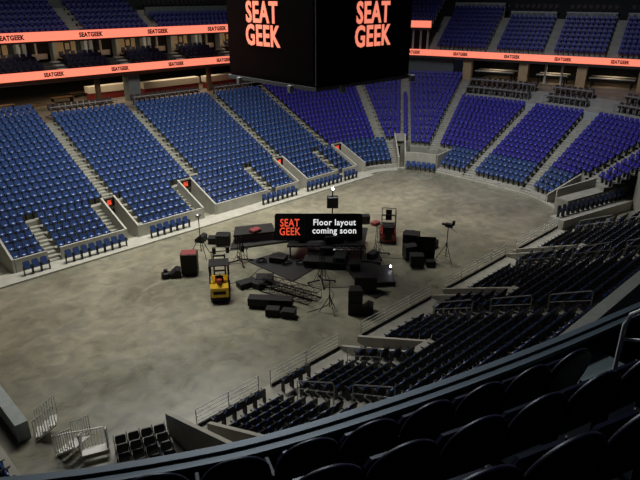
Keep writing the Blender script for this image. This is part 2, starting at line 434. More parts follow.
# near side walkway, guard, wells
for a, b in ((10.15, 18.9), (20.25, 26.7), (27.9, 35.2), (36.4, 42.6)):
    struct(MB().box(a, b, YN-.05, 18.05, 0, .16).build('trim_4', M['curb']))
nwells = [(9.25, 10.15), (18.75, 20.05), (26.6, 27.8), (35.2, 36.4)]
for a, b in nwells:
    for x in (a, b):
        struct(vwall('wall_stairwell', (x, 17.8 if a > 10 else (18.6 if x < 9.5 else 16.9)), (x, YN-3.3), (.35 if a > 10 else 1.0), (2.05 if a > 10 else 2.5), th=.18))
    struct(vwall('wall_stairwell', (a-.08, YN-3.35), (b+.08, YN-3.35), 2.1, 2.1, zb=1.5, th=.34))
# parapet behind the near stand
struct(MB().box(14, 40, 6.15, 6.6, 3.5, 6.55).build('wall_near', M['pwall']))

# ------------------------------------------------------------------ seats
def seat_mb(detail=False):
    m = MB()
    o = [(-.19, .40), (.19, .40), (.212, .58), (.205, .80), (.15, .885), (-.15, .885), (-.205, .80), (-.212, .58)]
    vs = [(x, -.16-(z-.4)*.22, z) for x, z in o]+[(x, -.215-(z-.4)*.22, z) for x, z in o]; n = 8
    m.add(vs, [tuple(range(n-1, -1, -1))], 0); m.add(vs, [tuple(range(n, 2*n))]+[(i, (i+1) % n, n+(i+1) % n, n+i) for i in range(n)], 1)
    m.add([(-.2, -.12, .38), (.2, -.12, .38), (.2, -.02, .40), (-.2, -.02, .40), (-.19, -.13, .62), (.19, -.13, .62), (.18, -.05, .65), (-.18, -.05, .65)],
          [(0, 3, 2, 1), (4, 5, 6, 7), (0, 1, 5, 4), (1, 2, 6, 5), (2, 3, 7, 6), (3, 0, 4, 7)], 0)
    m.box(-.265, -.235, -.22, .02, 0, .6, 1); m.box(-.27, -.23, -.2, .10, .6, .635, 1)
    return m
cols = [M['slate'], M['violet'], M['navy']]
seat_meshes = []
for ci, cm in enumerate(cols):
    m_ = seat_mb(); m_.box(.235, .265, -.22, .02, 0, .6, 1); m_.box(.23, .27, -.2, .14, .6, .635, 1)
    seat_meshes.append(m_.mesh('stadium_seat', [cm, M['seatmetal']]))
def mass(name, lst, mbt, mats, pick_col, **k):
    V = np.array(mbt.v); nv = len(V); F = mbt.f; n = len(lst)
    if not n: return
    A = np.array([(s[0], s[1], s[2], s[3]) for s in lst], float); c, s_ = np.cos(A[:, 3]), np.sin(A[:, 3])
    X = V[None, :, 0]*c[:, None]-V[None, :, 1]*s_[:, None]+A[:, 0:1]
    Y = V[None, :, 0]*s_[:, None]+V[None, :, 1]*c[:, None]+A[:, 1:2]
    Z = V[None, :, 2]+A[:, 2:3]
    co = np.stack([X, Y, Z], 2).reshape(-1, 3)
    li = np.concatenate([np.array(f) for f in F]); tot = np.array([len(f) for f in F]); nl = len(li)
    loops = (li[None, :]+np.arange(n)[:, None]*nv).reshape(-1); totals = np.tile(tot, n); starts = np.r_[0, np.cumsum(totals)[:-1]]
    mi = np.array(mbt.m)[None, :]; colr = np.array([pick_col(s) for s in lst])[:, None]
    mi = np.where(mi == 0, colr, mi+len(mats)-2).reshape(-1)
    me = bpy.data.meshes.new(name); me.vertices.add(len(co)); me.vertices.foreach_set('co', co.ravel())
    me.loops.add(len(loops)); me.loops.foreach_set('vertex_index', loops)
    me.polygons.add(len(totals)); me.polygons.foreach_set('loop_start', starts); me.polygons.foreach_set('loop_total', totals)
    for m in mats: me.materials.append(m)
    me.polygons.foreach_set('material_index', mi); me.update(calc_edges=True); me.validate()
    o = bpy.data.objects.new(name, me); C.objects.link(o); return tag(o, **k)

# ------------------------------------------------------------------ upper structures, far side
struct(MB().box(-2, 44, 52.82, 68, 6.0, 6.65).build('floor_concourse', M['carpet']))
struct(MB().box(-2, 80, 68, 68.3, 0, 24).build('wall_far', M['dwall']))
struct(MB().box(-2, 62, 56.6, 68, 9.3, 9.72).build('ceiling_concourse', M['dwall']))
RIB = [(-4, 56.4), (5, 56.3), (15, 56.2), (30, 56.0), (38, 55.7), (45, 54.7), (52, 52.9), (57, 50.8), (60.2, 48.6), (61.8, 45.6), (63.3, 40.2), (65.2, 33.5), (66.9, 27.5), (68.2, 22.8), (69.5, 17), (70.5, 9)]
def smooth(pts, k=3):
    P = [Vector((*p, 0)) for p in pts]
    for _ in range(k):
        Q = [P[0]]
        for a, b in zip(P, P[1:]): Q += [a*.75+b*.25, a*.25+b*.75]
        Q.append(P[-1]); P = Q
    return [(p.x, p.y) for p in P]
def path_of(pts, flip=1):
    P = np.array(pts); T_ = np.gradient(P, axis=0); N = np.stack([-T_[:, 1], T_[:, 0]], 1)*flip
    return Path(P, N)
RP = path_of(smooth(RIB), 1)
def sX(x): return float(np.interp(x, RP.P[:, 0], RP.s))
def sY(y): return float(np.interp(-y, -RP.P[:, 1], RP.s))
def ribbon(name, s0, s1, z0, z1, texts, label, d=0., th=.12, step=1.0):
    r = thing(name, (0, 0, 0), 0, label, 'led ribbon board', 'led ribbon boards')
    V, F = [], []; ts = np.arange(s0, s1, step).tolist()+[s1]
    for t in ts:
        p = RP.at(t, d); q = RP.at(t, d+th); V += [(p[0], p[1], z0), (p[0], p[1], z1), (q[0], q[1], z1), (q[0], q[1], z0)]
    for i in range(len(ts)-1):
        o = i*4
        for k in range(4): F.append((o+k, o+(k+1) % 4, o+4+(k+1) % 4, o+4+k))
    F += [(3, 2, 1, 0), (len(ts)*4-4, len(ts)*4-3, len(ts)*4-2, len(ts)*4-1)]
    p = grid_mesh('led_face', V, F, [M['coral']]); p.parent = r
    h = z1-z0
    for t, wd in texts:
        x, y, nx, ny = RP.at(t, d-.03)
        T = Matrix.Translation((x, y, (z0+z1)/2)) @ Matrix.Rotation(math.atan2(ny, nx)-math.pi/2, 4, 'Z')
        text('lettering', 'SEATGEEK', T, h*.56, wd, M['darktext'], r, .05)
    return r
ups = [(sX(x), 2.0) for x in (14.9, 23.3, 31.8, 38.3)]
def pxr(px, z, a, b):
    best = min(np.arange(a, b, .1), key=lambda t: abs(proj((*RP.at(t, 0)[:2], z))[0]-px)); return float(best)
def pxs(px):      # ribbon parameter seen at a given bearing, for spacing the repeated lettering
    best = min(np.arange(sY(47), sY(14), .1), key=lambda t: abs(proj((*RP.at(t, 0)[:2], 10.1))[0]-px)); return float(best)
ribbon('ribbon_board', sX(2), sY(44.9), 12.95, 13.72, [(pxr(x, 13.3, sX(5), sX(46)), 2.25) for x in (11, 91, 157.5, 217)], 'upper coral ribbon board above the suites, along the front of the upper deck')
lt = [pxr(x, 10.1, sX(5), sX(46)) for x in (-12, 54, 120, 176, 224)]
LW = [pxs(x) for x in (413, 461, 512, 563, 620)]
ribbon('ribbon_board', sX(2), sY(12), 9.75, 10.45, [(t, 1.8) for t in lt+LW], 'lower coral ribbon board running below the suites and round the end of the arena')
# suites between the two ribbons: sloping seat blocks, aisles, fins, tan walls with a dark picture
for r_ in range(5):
    struct(MB().box(-2, 58, 56.7+.75*r_, 56.7+.75*(r_+1), 9.7, 10.0+.26*r_).build('floor_suite', M['dwall'])) if r_ < 4 else None
struct(MB().box(-2, 60, 60.9, 61.1, 9.7, 13.0).build('wall_suite', M['dwall']))
struct(MB().box(-2, 62, 56.7, 68, 12.75, 12.95).build('ceiling_suite', M['dwall']))
SUITE = []
for k in range(8):
    x = 24.1+6.35*(k-2)      # centre of the tan wall
    struct(MB().box(x-1.1, x+1.25, 60.7, 60.88, 10.9, 12.75).build('wall_suite', M['tan']))
    f = MB().box(x+.05, x+.17, 60.62, 60.68, 11.6, 12.5).box(x+.63, x+.75, 60.62, 60.68, 11.6, 12.5).box(x+.17, x+.63, 60.62, 60.68, 11.6, 11.75).box(x+.17, x+.63, 60.62, 60.68, 12.35, 12.5).build('picture_frame', M['black'], label='dark framed picture on a tan suite wall, number %s from the left' % ('one two three four five six seven eight'.split()[k]), cat='picture', group='dark pictures in the suites')
    for dx in (-1.35, 1.75, 2.3):
        struct(MB().box(x+dx, x+dx+.3, 59.8, 60.7, 10.2, 12.75).build('wall_partition', M['pwall']))
    struct(MB().box(x+3.6, x+3.75, 60.4, 60.6, 10.9, 12.75).build('wall_partition', M['bar']))
    struct(MB().box(x+2.7, x+4.7, 60.55, 60.7, 11.0, 11.5).build('wall_partition', M['bar']))
    for r_ in range(4):
        struct(MB().box(x-1.9, x-1.1, 56.75+.75*r_, 56.75+.75*(r_+1), 10.0, 10.05+.26*r_+.03).build('floor_stair', M['pwall']))
    for r_ in range(4):
        for j in range(7):
            SUITE.append((x-.70+.57*j, 57.15+.75*r_, 10.0+.26*r_, math.pi, 0, '', r_))
    l = bpy.data.lights.new('suite_light', 'AREA'); l.shape = 'RECTANGLE'; l.size = 2.5; l.size_y = .6; l.energy = 55; l.spread = R(170); l.color = (1, .82, .6)
    o = bpy.data.objects.new('suite_light', l); C.objects.link(o); o.location = (x+.6, 58.2, 12.7); o.rotation_euler = (R(25), 0, 0)
# concourse fittings under the lower ribbon
for x0, x1, y in ((26.0, 31.0, 60.6), (31.6, 38.4, 59.6), (39.2, 45.0, 59.2)):
    r = thing('bar_counter', (0, 0, 0), 0, 'bar counter with pale band and dark red base, %s' % {26.0: 'left of the grey column', 31.6: 'right of the grey column', 39.2: 'beside the hanging scoreboard'}[x0], 'bar counter', 'bar counters in the concourse')
    MB().box(x0, x1, y, y+.8, 6.45, 7.35).build('base', M['barred'], r)
    MB().box(x0-.1, x1+.1, y-.12, y+.9, 7.35, 8.0).build('counter_band', M['bar'], r)
for x in (29.3, 48.0):
    struct(MB().box(x-.62, x+.62, 57.2, 58.4, 6.4, 9.4).build('pillar_concourse', M['gwall']))
for x in (25.6, 38.5):
    struct(MB().box(x-.2, x+.2, 57.4, 57.8, 6.4, 9.4).build('pillar_concourse', M['wood']))
for i, (x, y) in enumerate(((14, 58.5), (17.5, 60.5), (20.5, 58.6), (23.5, 61.5), (12, 61.5), (26, 63.5))):
    r = thing('dining_table', (x, y, 6.45), 0, 'low dark concourse table, %s' % ('in front of the left wall,nearest the left chairs,right of the first aisle top,farther back near the bar,deepest on the left,deepest near the bar'.split(',')[i]), 'table', 'tables in the concourse')
    MB().box(-1.1, 1.1, -.4, .4, .70, .76).build('tabletop', M['wood'], r)
    for sx in (-.95, .95): MB().box(sx-.04, sx+.04, -.3, .3, 0, .70).build('leg', M['blackm'], r)
for i in range(3):
    area('concourse_light', (15+11*i, 60, 9.2), (15+11*i, 60, 6), (8, 3), 150, (1, .8, .55), 160)
# top of the far bowl: low pale wall, chair row with rail
CLUB = []
for a, b, nme in ((10.2, 17.6, 'far left'), (19.1, 25.8, 'above'), (26.9, 35.0, 'ab2'), (36.1, 41.7, 'ab3')):
    if a > 18:
        struct(MB().box(a, b, 52.82, 52.95, 6.0, 7.15).build('wall_top', M['pwall']))
        struct(MB().box(a, b, 52.95, 54.4, 6.0, 6.95).build('floor_platform', M['conc']))
        n = int((b-a-.3)/.55)
        for j in range(n): CLUB.append((a+.35+.55*j, 53.75, 6.95, math.pi, 0, nme, 0))
        r = thing('glass_railing', (0, 0, 0), 0, 'drink rail at the top of the far stand, %s' % {19.1: 'behind the second block from the left', 26.9: 'behind the middle block', 36.1: 'behind the block next to the scoreboard'}[a], 'railing', 'drink rails along the far stand top')
        MB().box(a, b, 53.0, 53.25, 7.72, 7.77).build('top_rail', M['clubpale'], r)
        for x in np.arange(a+.1, b, 1.2): MB().box(x-.02, x+.02, 53.1, 53.14, 6.95, 7.72).build('post', M['clubpale'], r)
# upper deck, far side
def useats(e0, e1, r0, r1, z0, dr, dz, dd=.35, sec='upper', c=2, bottom=None):
    terrace('floor_terrace', RP, e0, e1, r0, r1, dr=dr, dz=dz, z0=z0, dd=dd, bottom=bottom if bottom is not None else (12.95 if z0 > 12 else 10.0))
    for r in range(r0, r1+1): seat_row(RP, e0, e1, dd+dr*(r+.62), z0+dz*r, c, sec, r)
ux_ = lambda x: (sX(x), 0)
useats(ux_(3), ux_(23.4), 0, 5, 13.3, .8, .44); useats(ux_(24.7), ux_(31.2), 0, 5, 13.3, .8, .44)
terrace('floor_stair', RP, ux_(23.4), ux_(24.7), 0, 5, True, dr=.8, dz=.44, z0=13.3, dd=.35, bottom=12.9)
useats((sY(48.5), 0), (sY(44.9), 0), 0, 9, 13.3, .75, .42); useats(ux_(32.4), ux_(55), 0, 2, 13.3, .8, .44); terrace('floor_stair', RP, ux_(31.2), ux_(32.4), 0, 3, True, dr=.8, dz=.44, z0=13.3, dd=.35, bottom=12.9)
V = []
struct(MB().box(32.4, 62, 59.1, 59.3, 13.0, 15.5).build('wall_upper', M['gwall']))
struct(MB().box(31.6, 62, 59.3, 61.5, 13.0, 15.2).build('floor_platform', M['conc']))
for j in range(38): CLUB.append((33.0+.56*j, 60.1, 15.2, math.pi, 0, 'upper', 0))
struct(MB().box(-2, 31.6, 61.4, 61.6, 13.0, 18).build('wall_upper', M['gwall'])); struct(MB().box(31.6, 62, 61.6, 61.8, 13.0, 20).build('wall_upper', M['dwall']))
struct(MB().box(20.0, 22.4, 61.2, 61.38, 15.75, 18).build('door_1', M['black']))
# ------------------------------------------------------------------ end: club rows, concourse, upper deck
eT = (sA(17), 0); eU = (sG(-40), 0)
DE = DR*16
vstrip_later = [(DE, 5.95)]
for k, (d, z, wall) in enumerate(((DE+.9, 6.1, 1), (DE+2.2, 6.8, 1))):
    V, F = [], []; ts = np.linspace(eT[0], eU[0], 60)
    for t in ts:
        p = B.at(t, d); q = B.at(t, d+1.3)
        V += [(p[0], p[1], 3), (p[0], p[1], z), (q[0], q[1], z)]
    for i in range(59): o = i*3; F += [(o, o+3, o+4, o+1), (o+1, o+4, o+5, o+2)]
    struct(grid_mesh('floor_platform', V, F, [M['conc']]))
    segs = [((sA(17), 0), (e30, -.9)), ((e30, .9), (e24, -.9)), ((e24, .9), (g24, -1)), ((g24, 1), (sG(-40), 0))]
    for j, (a, b) in enumerate(segs):
        seat_row(B, a, b, d+.6, z, 0, 'end%d' % k, 0, .58, CLUB)
        r = thing('drink_rail', (0, 0, 0), 0, 'pale drink rail of the %s club row at the end, %s block from the left' % (('lower', 'upper')[k], ('first', 'second', 'third', 'last')[j]), 'railing', 'drink rails at the arena end')
        V, F = [], []; a_, b_ = B.edge(a, d), B.edge(b, d); n = 14
        for t in np.linspace(a_, b_, n):
            p = B.at(t, d+.02); q = B.at(t, d+.22); V += [(p[0], p[1], z+.72), (p[0], p[1], z+.82), (q[0], q[1], z+.82), (q[0], q[1], z+.72)]
        for i in range(n-1):
            for kk in range(4): F.append((i*4+kk, i*4+(kk+1) % 4, i*4+4+(kk+1) % 4, i*4+4+kk))
        o = grid_mesh('top_rail', V, F, [M['clubpale']]); o.parent = r
        for t in np.linspace(a_, b_, 9):
            p = B.at(t, d+.12); MB().box(p[0]-.03, p[0]+.03, p[1]-.03, p[1]+.03, z, z+.75).build('post', M['clubpale'], r)
def strip_floor(name, path, s0, s1, d0, d1, z, m, th=.3):
    V, F = [], []; ts = np.linspace(s0, s1, 50)
    for t in ts:
        p = path.at(t, d0); q = path.at(t, d1); V += [(p[0], p[1], z), (q[0], q[1], z), (q[0], q[1], z-th), (p[0], p[1], z-th)]
    for i in range(49):
        for k in range(4): F.append((i*4+k, i*4+4+k, i*4+4+(k+1) % 4, i*4+(k+1) % 4))
    return struct(grid_mesh(name, V, F, [m]))
strip_floor('floor_concourse', B, sA(17), sG(-45), DE+3.5, DE+14, 7.1, M['carpet'])
strip_floor('floor_platform', B, sA(17), sG(-45), DE, DE+.92, 5.75, M['pwall'], 1.2)
strip_floor('ceiling_concourse', RP, sY(48), sY(10), .12, 9, 9.75, M['dwall'])
def vstrip(name, path, s0, s1, d, z0, z1, m):
    V, F = [], []; ts = np.linspace(s0, s1, 40)
    for t in ts:
        p = path.at(t, d); q = path.at(t, d+.15); V += [(p[0], p[1], z0), (p[0], p[1], z1), (q[0], q[1], z1), (q[0], q[1], z0)]
    for i in range(39):
        for k in range(3): F.append((i*4+k, i*4+4+k, i*4+5+k, i*4+1+k))
    return struct(grid_mesh(name, V, F, [m]))
vstrip('wall_end', RP, sY(41.5), sY(10), 6.5, 6.3, 9.6, M['dwall'])
vstrip('wall_corner', RP, sX(46), sY(42.2), .9, 6.0, 9.7, M['gwall'])
for i, y in enumerate((40.4, 34.1, 28.1, 22.2)):
    x, yy, nx, ny = RP.at(sY(y), .9); T = Matrix.Translation((x, yy, 6.4)) @ Matrix.Rotation(math.atan2(ny, nx), 4, 'Z')
    struct(MB().box(-.4, .4, -.5, .5, .5, 3.3, T=T).build('pillar_end', M['tan']))
for i, y in enumerate((31.9, 30.2)):
    x, yy, nx, ny = RP.at(sY(y), 1.6); struct(MB().box(x-.1, x+.1, yy-.1, yy+.1, 6.4, 9.6).build('pillar_end', M['cloth']))
for i, (y, L_) in enumerate(((37.5, 4.6), (31.2, 3.4), (25.2, 4.6), (20.0, 3.0))):
    for j, dd in enumerate((1.7, 3.6)):
        x, yy, nx, ny = RP.at(sY(y), dd)
        r = thing('high_table', (x, yy, 7.1), math.atan2(ny, nx)-math.pi/2, 'long white-topped table in the end concourse, %s bay from the left, %s' % (('first', 'second', 'third', 'last')[i], ('front', 'rear')[j]), 'table', 'high tables in the end concourse')
        MB().box(-L_/2, L_/2, -.35, .35, 1.0, 1.08).build('tabletop', M['cloth'], r)
        for sx in (-L_/2+.3, L_/2-.3): MB().box(sx-.05, sx+.05, -.25, .25, 0, 1.0).build('leg', M['blackm'], r)
    x, yy, nx, ny = RP.at(sY(y), 3.0)
    area('concourse_light', (x, yy, 9.3), (x+.5, yy, 6), (1.5, 3), 34, (1, .8, .55), 150)
ends = [(44.95, 44.9), (44.3, 38.5), (37.4, 32.3), (31.3, 26.1), (25.1, 17)]
UZ, UR, UD = 10.45, .72, .44
for i, (a, b) in enumerate(ends):
    if i == 0: continue
    rows = (10, 9, 7, 7, 7)[i]
    useats((sY(a), 0), (sY(b), 0), 0, rows, UZ, UR, UD, .25, 'end')
    if i:
        vstrip('wall_upper', RP, sY(a), sY(b), .25+UR*(rows+1), 13, UZ+UD*rows+1.25, M['pwall'])
        seat_row(RP, (sY(a), 0), (sY(b), 0), .25+UR*(rows+1)+.9, UZ+UD*rows+1.1, 0, 'uend', 0, .62, CLUB)
        strip_floor('floor_platform', RP, sY(a), sY(b), .25+UR*(rows+1), .25+UR*(rows+1)+2.2, UZ+UD*rows+1.1, M['conc'])
for a in (44.7, 37.95, 31.8, 25.6):
    terrace('floor_stair', RP, (sY(a), -.52), (sY(a), .52), 0, 8, True, dr=UR, dz=UD, z0=UZ, dd=.25, bottom=10, m=M['conc'])
vstrip('wall_end', RP, sY(48.5), sY(10), 11.5, 9.5, 22, M['dwall'])
# suite block end, at the corner
struct(MB().box(60.2, 61.9, 48.4, 52, 9.7, 12.9).build('wall_suite', M['dwall']))
for yy in (46.9, 46.1, 45.3):
    p = RP.at(sY(yy), .5); struct(MB().box(p[0]-.09, p[0]+.09, p[1]-.09, p[1]+.09, 10.3, 12.9).build('wall_partition', M['pwall']))
strip_floor('ceiling_suite', RP, sY(48.6), sY(44.9), .12, 5, 12.95, M['dwall'])
vstrip('wall_suite', RP, sY(48.6), sY(44.9), 3.5, 9.7, 12.9, M['dwall'])

# ------------------------------------------------------------------ place seats
def chair_mb():
    m = MB(); m.cbox(-.23, .23, -.22, .22, .42, .52, .04); 
    m.add([(-.22, -.16, .5), (.22, -.16, .5), (.22, -.24, .5), (-.22, -.24, .5), (-.20, -.24, .92), (.20, -.24, .92), (.20, -.31, .92), (-.20, -.31, .92)],
          [(0, 1, 2, 3), (4, 7, 6, 5), (0, 4, 5, 1), (1, 5, 6, 2), (2, 6, 7, 3), (3, 7, 4, 0)], 0)
    m.box(-.05, .05, -.05, .05, 0, .42, 1); m.box(-.2, .2, -.2, .2, 0, .03, 1)
    for sx in (-.25, .21): m.box(sx, sx+.04, -.2, .15, .6, .65, 1)
    return m
cm = chair_mb().mesh('club_chair', [M['club'], M['blackm']])
clab = {'above': ('club chair atop the far stand, block between the first and second aisles', 'club chairs over the second far block'),
        'ab2': ('club chair behind the rail atop the far stand, middle block', 'club chairs over the middle far block'),
        'ab3': ('club chair behind the rail atop the far stand, next to the scoreboard', 'club chairs over the far block by the scoreboard'),
        'upper': ('chair in the row at the back of the far upper deck, above the grey wall', 'chairs behind the grey wall of the far upper deck'),
        'end0': ('club chair in the lower of two rows above the violet end seats', 'lower club row at the end'),
        'end1': ('club chair in the upper of two rows above the violet end seats', 'upper club row at the end'),
        'uend': ('chair in the topmost row above the grey wall of the end upper deck', 'topmost chairs of the end upper deck')}
for x, y, z, rz, c, sec, row in CLUB:
    px, py, zc = proj((x, y, z+.5))
    if not (-8 < px < 648 and -8 < py < 488): continue
    if 232 < px < 408 and py < 76: continue
    o = bpy.data.objects.new('club_chair', cm); C.objects.link(o); o.location = (x, y, z); o.rotation_euler = (0, 0, rz); tag(o, clab[sec][0], 'chair', clab[sec][1])
sm = chair_mb().mesh('suite_chair', [M['deck'], M['blackm']])
ordn = 'first second third fourth fifth sixth seventh eighth ninth tenth eleventh twelfth thirteenth fourteenth fifteenth sixteenth seventeenth eighteenth nineteenth twentieth'.split()
for x, y, z, rz, c, sec, row in SUITE:
    px, py, zc = proj((x, y, z+.5))
    if not (-5 < px < 236): continue
    o = bpy.data.objects.new('suite_chair', sm); C.objects.link(o); o.location = (x, y, z); o.rotation_euler = (0, 0, rz)
    tag(o, 'dark armchair in the %s row of the suites between the two ribbon boards' % ordn[row], 'armchair', 'suite armchairs, %s row' % ordn[row])
# front portable rows on the far curb and the near walkway
fr = [(10.25, 12.1, 'left of the first short stair'), (12.95, 17.7, 'right of the first short stair'), (19.3, 22.6, 'below the second block near the yellow forklift'), (29.9, 34.1, 'below the fourth block'), (35.1, 39.7, 'behind the bright work light'), (40.0, 42.0, 'just before the corner'), (4.0, 8.6, 'at the left edge')]
for a, b, t in fr:
    n = int((b-a)/.55)
    for j in range(n): PORT.append((a+.27+.55*j, 37.75, .12, math.pi, 0, 'far front row '+t, 0))
for a, b, t in ((10.5, 13.6, 'nearest the camera'), (14.3, 16.2, 'past the gap')):
    n = int((b-a)/.55)
    for j in range(n): PORT.append((a+.27+.55*j, 17.3, .16, 0, 0, 'near walkway '+t, 0))
for i in range(6):
    x, y, nx, ny = B.at(sA(37-5.9*i), -.65); PORT.append((x, y, .0, math.atan2(-ny, -nx)-math.pi/2, 0, 'against the corner wall', 0))
for x, y, z, rz, c, sec, row in PORT:
    px, py, zc = proj((x, y, z+.5))
    if not (-8 < px < 648 and py < 470): continue
    o = bpy.data.objects.new('floor_chair', seat_meshes[0]); C.objects.link(o); o.location = (x, y, z); o.rotation_euler = (0, 0, rz)
    if sec == 'corner': la = 'blue seat in the short row on the pale platform by the far right corner'
    elif sec.startswith('against'): la = 'small dark seat standing against the corner wall below the violet seats'
    elif sec.startswith('near'): la = 'dark floor chair behind the white railing, %s' % {'nearest the camera': 'first run beside the first stair well', 'past the gap': 'run just before the second stair well', 'second run': 'between second and third stair wells', 'third run': 'between third and fourth stair wells', 'last run': 'past the fourth stair well'}[sec[13:]]
    else: la = 'blue floor seat on the far curb, run %s' % sec[14:]
    tag(o, la, 'seat', 'portable seats: '+sec)
# left corner block, facing the floor at a slant
LCR = []
T = Matrix.Translation((7.55, 19.45, 0)) @ Matrix.Rotation(R(-20), 4, 'Z')
for r_ in range(6):
    struct(MB().box(-.3, 1.75, -.9*(r_+1), -.9*r_, 0, .1+.3*r_, T=T).build('floor_terrace', M['conc']))
    for j in range(4):
        p = T @ Vector((-.05+.5*j, -.9*r_-.5, .1+.3*r_)); SEATS.append((p.x, p.y, p.z, R(-20), 0, 'slanted block left of the first stair well', r_))
for r_ in range(5):
    struct(MB().box(3.6-.9*r_-.9, 3.9-.9*r_, 14, 22.6, 0, .1+.3*r_).build('floor_terrace', M['conc']))
    for j in range(8): SEATS.append((3.5-.9*r_, 22.2-.55*j, .1+.3*r_, -math.pi/2, 0, 'block at the left end of the floor', r_))
    for j in range(8): SEATS.append((3.5-.9*r_, 17.8-.5*j, .1+.3*r_, -math.pi/2, 0, 'block at the left end of the floor', r_)) if r_ < 3 else None

def para_y(px):   # image height of the deck front, below which the bowl is covered
    return np.interp(px, [0, 160, 320, 480, 640], [472, 446, 408, 358, 296])
vis = []
for i, s in enumerate(SEATS):
    px, py, zc = proj((s[0], s[1], s[2]+.5))
    if not (0 <= px <= 640 and 0 <= py <= 480) or (zc < 40 and py > para_y(px)): continue
    if 232 < px < 408 and py < 80: continue
    vis.append((zc, i))
vis.sort(); IND = set(i for _, i in vis[:262])
rowp = lambda s: ordn[min(s[6], 19)]
rest = []
for i, s in enumerate(SEATS):
    if i in IND:
        o = bpy.data.objects.new('stadium_seat', seat_meshes[s[4]]); C.objects.link(o); o.location = s[:3]; o.rotation_euler = (0, 0, s[3])
        tag(o, 'dark tip-up seat, %s row up, %s' % (rowp(s), s[5]), 'seat', 'stadium seats, %s row, %s' % (rowp(s), s[5]))
    else:
        px, py, zc = proj((s[0], s[1], s[2]+.5))
        if -30 < px < 670 and -30 < py < 520: rest.append(s)
mass('stadium_seats', rest, seat_mb(), cols+[M['seatmetal']], lambda s: s[4], label='banks of blue and violet tip-up seats filling all the stands round the floor', cat='seats', kind='stuff', group='seats filling the stands')

# ------------------------------------------------------------------ near-stand railings and stair-rails
def panel_rail(a, b, label, grp, y=17.95, h=.85, z=.16, T=None):
    r = thing('railing', (a, y, z), 0, label, 'railing', grp)
    if T is not None: r.matrix_world = T
    L_ = b-a; n = max(1, round(L_/1.9))
    for i in range(n+1):
        x = L_*i/n; MB().tube([(x, 0, 0), (x, 0, h)], .024, 6).build('post', M['rail'], r)
    for j in range(4):
        z_ = h*(.28+.24*j); MB().tube([(0, 0, z_), (L_, 0, z_)], .016, 6).build('rail_bar', M['rail'], r)
    MB().box(0, L_, -.12, -.06, 0, .14).build('dark_strip', M['black'], r)  # plain dark strip along the foot of the railing
    return r
for a, b, t in ((10.2, 13.5, 'beside the first near stair well'), (14.2, 18.7, 'up to the second near stair well'), (20.4, 26.5, 'between the second and third near stair wells'), (28.0, 35.1, 'between the third and fourth near stair wells'), (36.5, 42.8, 'past the fourth stair well to the corner')):
    panel_rail(a, b, 'low white railing along the near stand, %s' % t, 'floor-side railings of the near stand')
def stair_rail(x, y0, y1, label, grp):
    r = thing('handrail', (x, y0, zrow((YN-y0)/DR)), 0, label, 'handrail', grp)
    dz = (y0-y1)*.44
    MB().tube([(0, 0, -.1), (0, 0, .85), (0, -.08, .93), (0, y1-y0+.08, .93+dz), (0, y1-y0, .85+dz), (0, y1-y0, dz-.1)], .025, 6).build('rail_bar', M['steel'], r)
    MB().tube([(0, 0, .5), (0, y1-y0, .5+dz)], .018, 6).build('mid_bar', M['steel'], r)
for x, t in ((13.95, 'first'), (23.85, 'second'), (32.85, 'third'), (41.5, 'fourth')):
    for j, (y0, y1) in enumerate(((15.8, 13.6), (12.6, 10.6), (9.8, 8.0))):
        stair_rail(x, y0, y1, 'steel handrail in the %s full aisle of the near stand, %s one from the floor' % (t, ordn[j]), 'aisle handrails of the near stand')
stair_rail(17.5, 16.2, 14.2, 'steel handrail in the short stair beside the second near stair well', 'short stair handrails')

# left end: panels and portable stairs
struct(vwall('wall_left', (4.75, 22.3), (4.75, 27.5), .85, .85, th=.5, m='pwall'))
def barrier(loc, rz, L_, label):
    r = thing('bar_fence', loc, rz, label, 'fence', 'corner barriers')
    k = MB(); n = int(L_/.12)
    for i in range(n+1): k.box(i*L_/n-.012, i*L_/n+.012, -.012, .012, 0, .95)
    k.build('upright_bars', M['rail'], r); MB().box(0, L_, -.025, .025, .93, .98).build('top_rail', M['rail'], r)
barrier((5.3, 20.55, 0), R(-28), 1.9, 'grey upright-bar barrier along the near left floor corner')
def portable_stairs(loc, rz, label, n=5, wd=1.1):
    r = thing('portable_stairs', loc, rz, label, 'stairs', 'portable steps at the near left corner')
    for i in range(n): MB().box(0, wd, -.28*(i+1), -.28*i, .2*(i+1)-.04, .2*(i+1)).build('tread', M['rail'], r)
    for x in (-.02, wd+.02):
        MB().tube([(x, 0, 0), (x, -.28*n, .2*n)], .03, 6).build('stringer', M['rail'], r)
        k = MB().tube([(x, 0, .1), (x, 0, 1.0), (x, -.28*n, .2*n+.95), (x, -.28*n, .2*n)], .025, 6)
        for j in range(1, 8): k.tube([(x, -.28*n*j/8, .2*n*j/8), (x, -.28*n*j/8, .2*n*j/8+.97)], .018, 5)
        k.build('handrail', M['rail'], r)
portable_stairs((5.35, 20.5, 0), R(20), 'white metal portable stairs beside the bar barrier at the near left corner', 4, .8)
portable_stairs((6.2, 19.9, 0), R(-22), 'white metal portable stairs next to the slanted corner seat block', 5, .9)
portable_stairs((5.05, 21.9, 0), R(65), 'striped white steps against the left end wall panel', 3, .7)

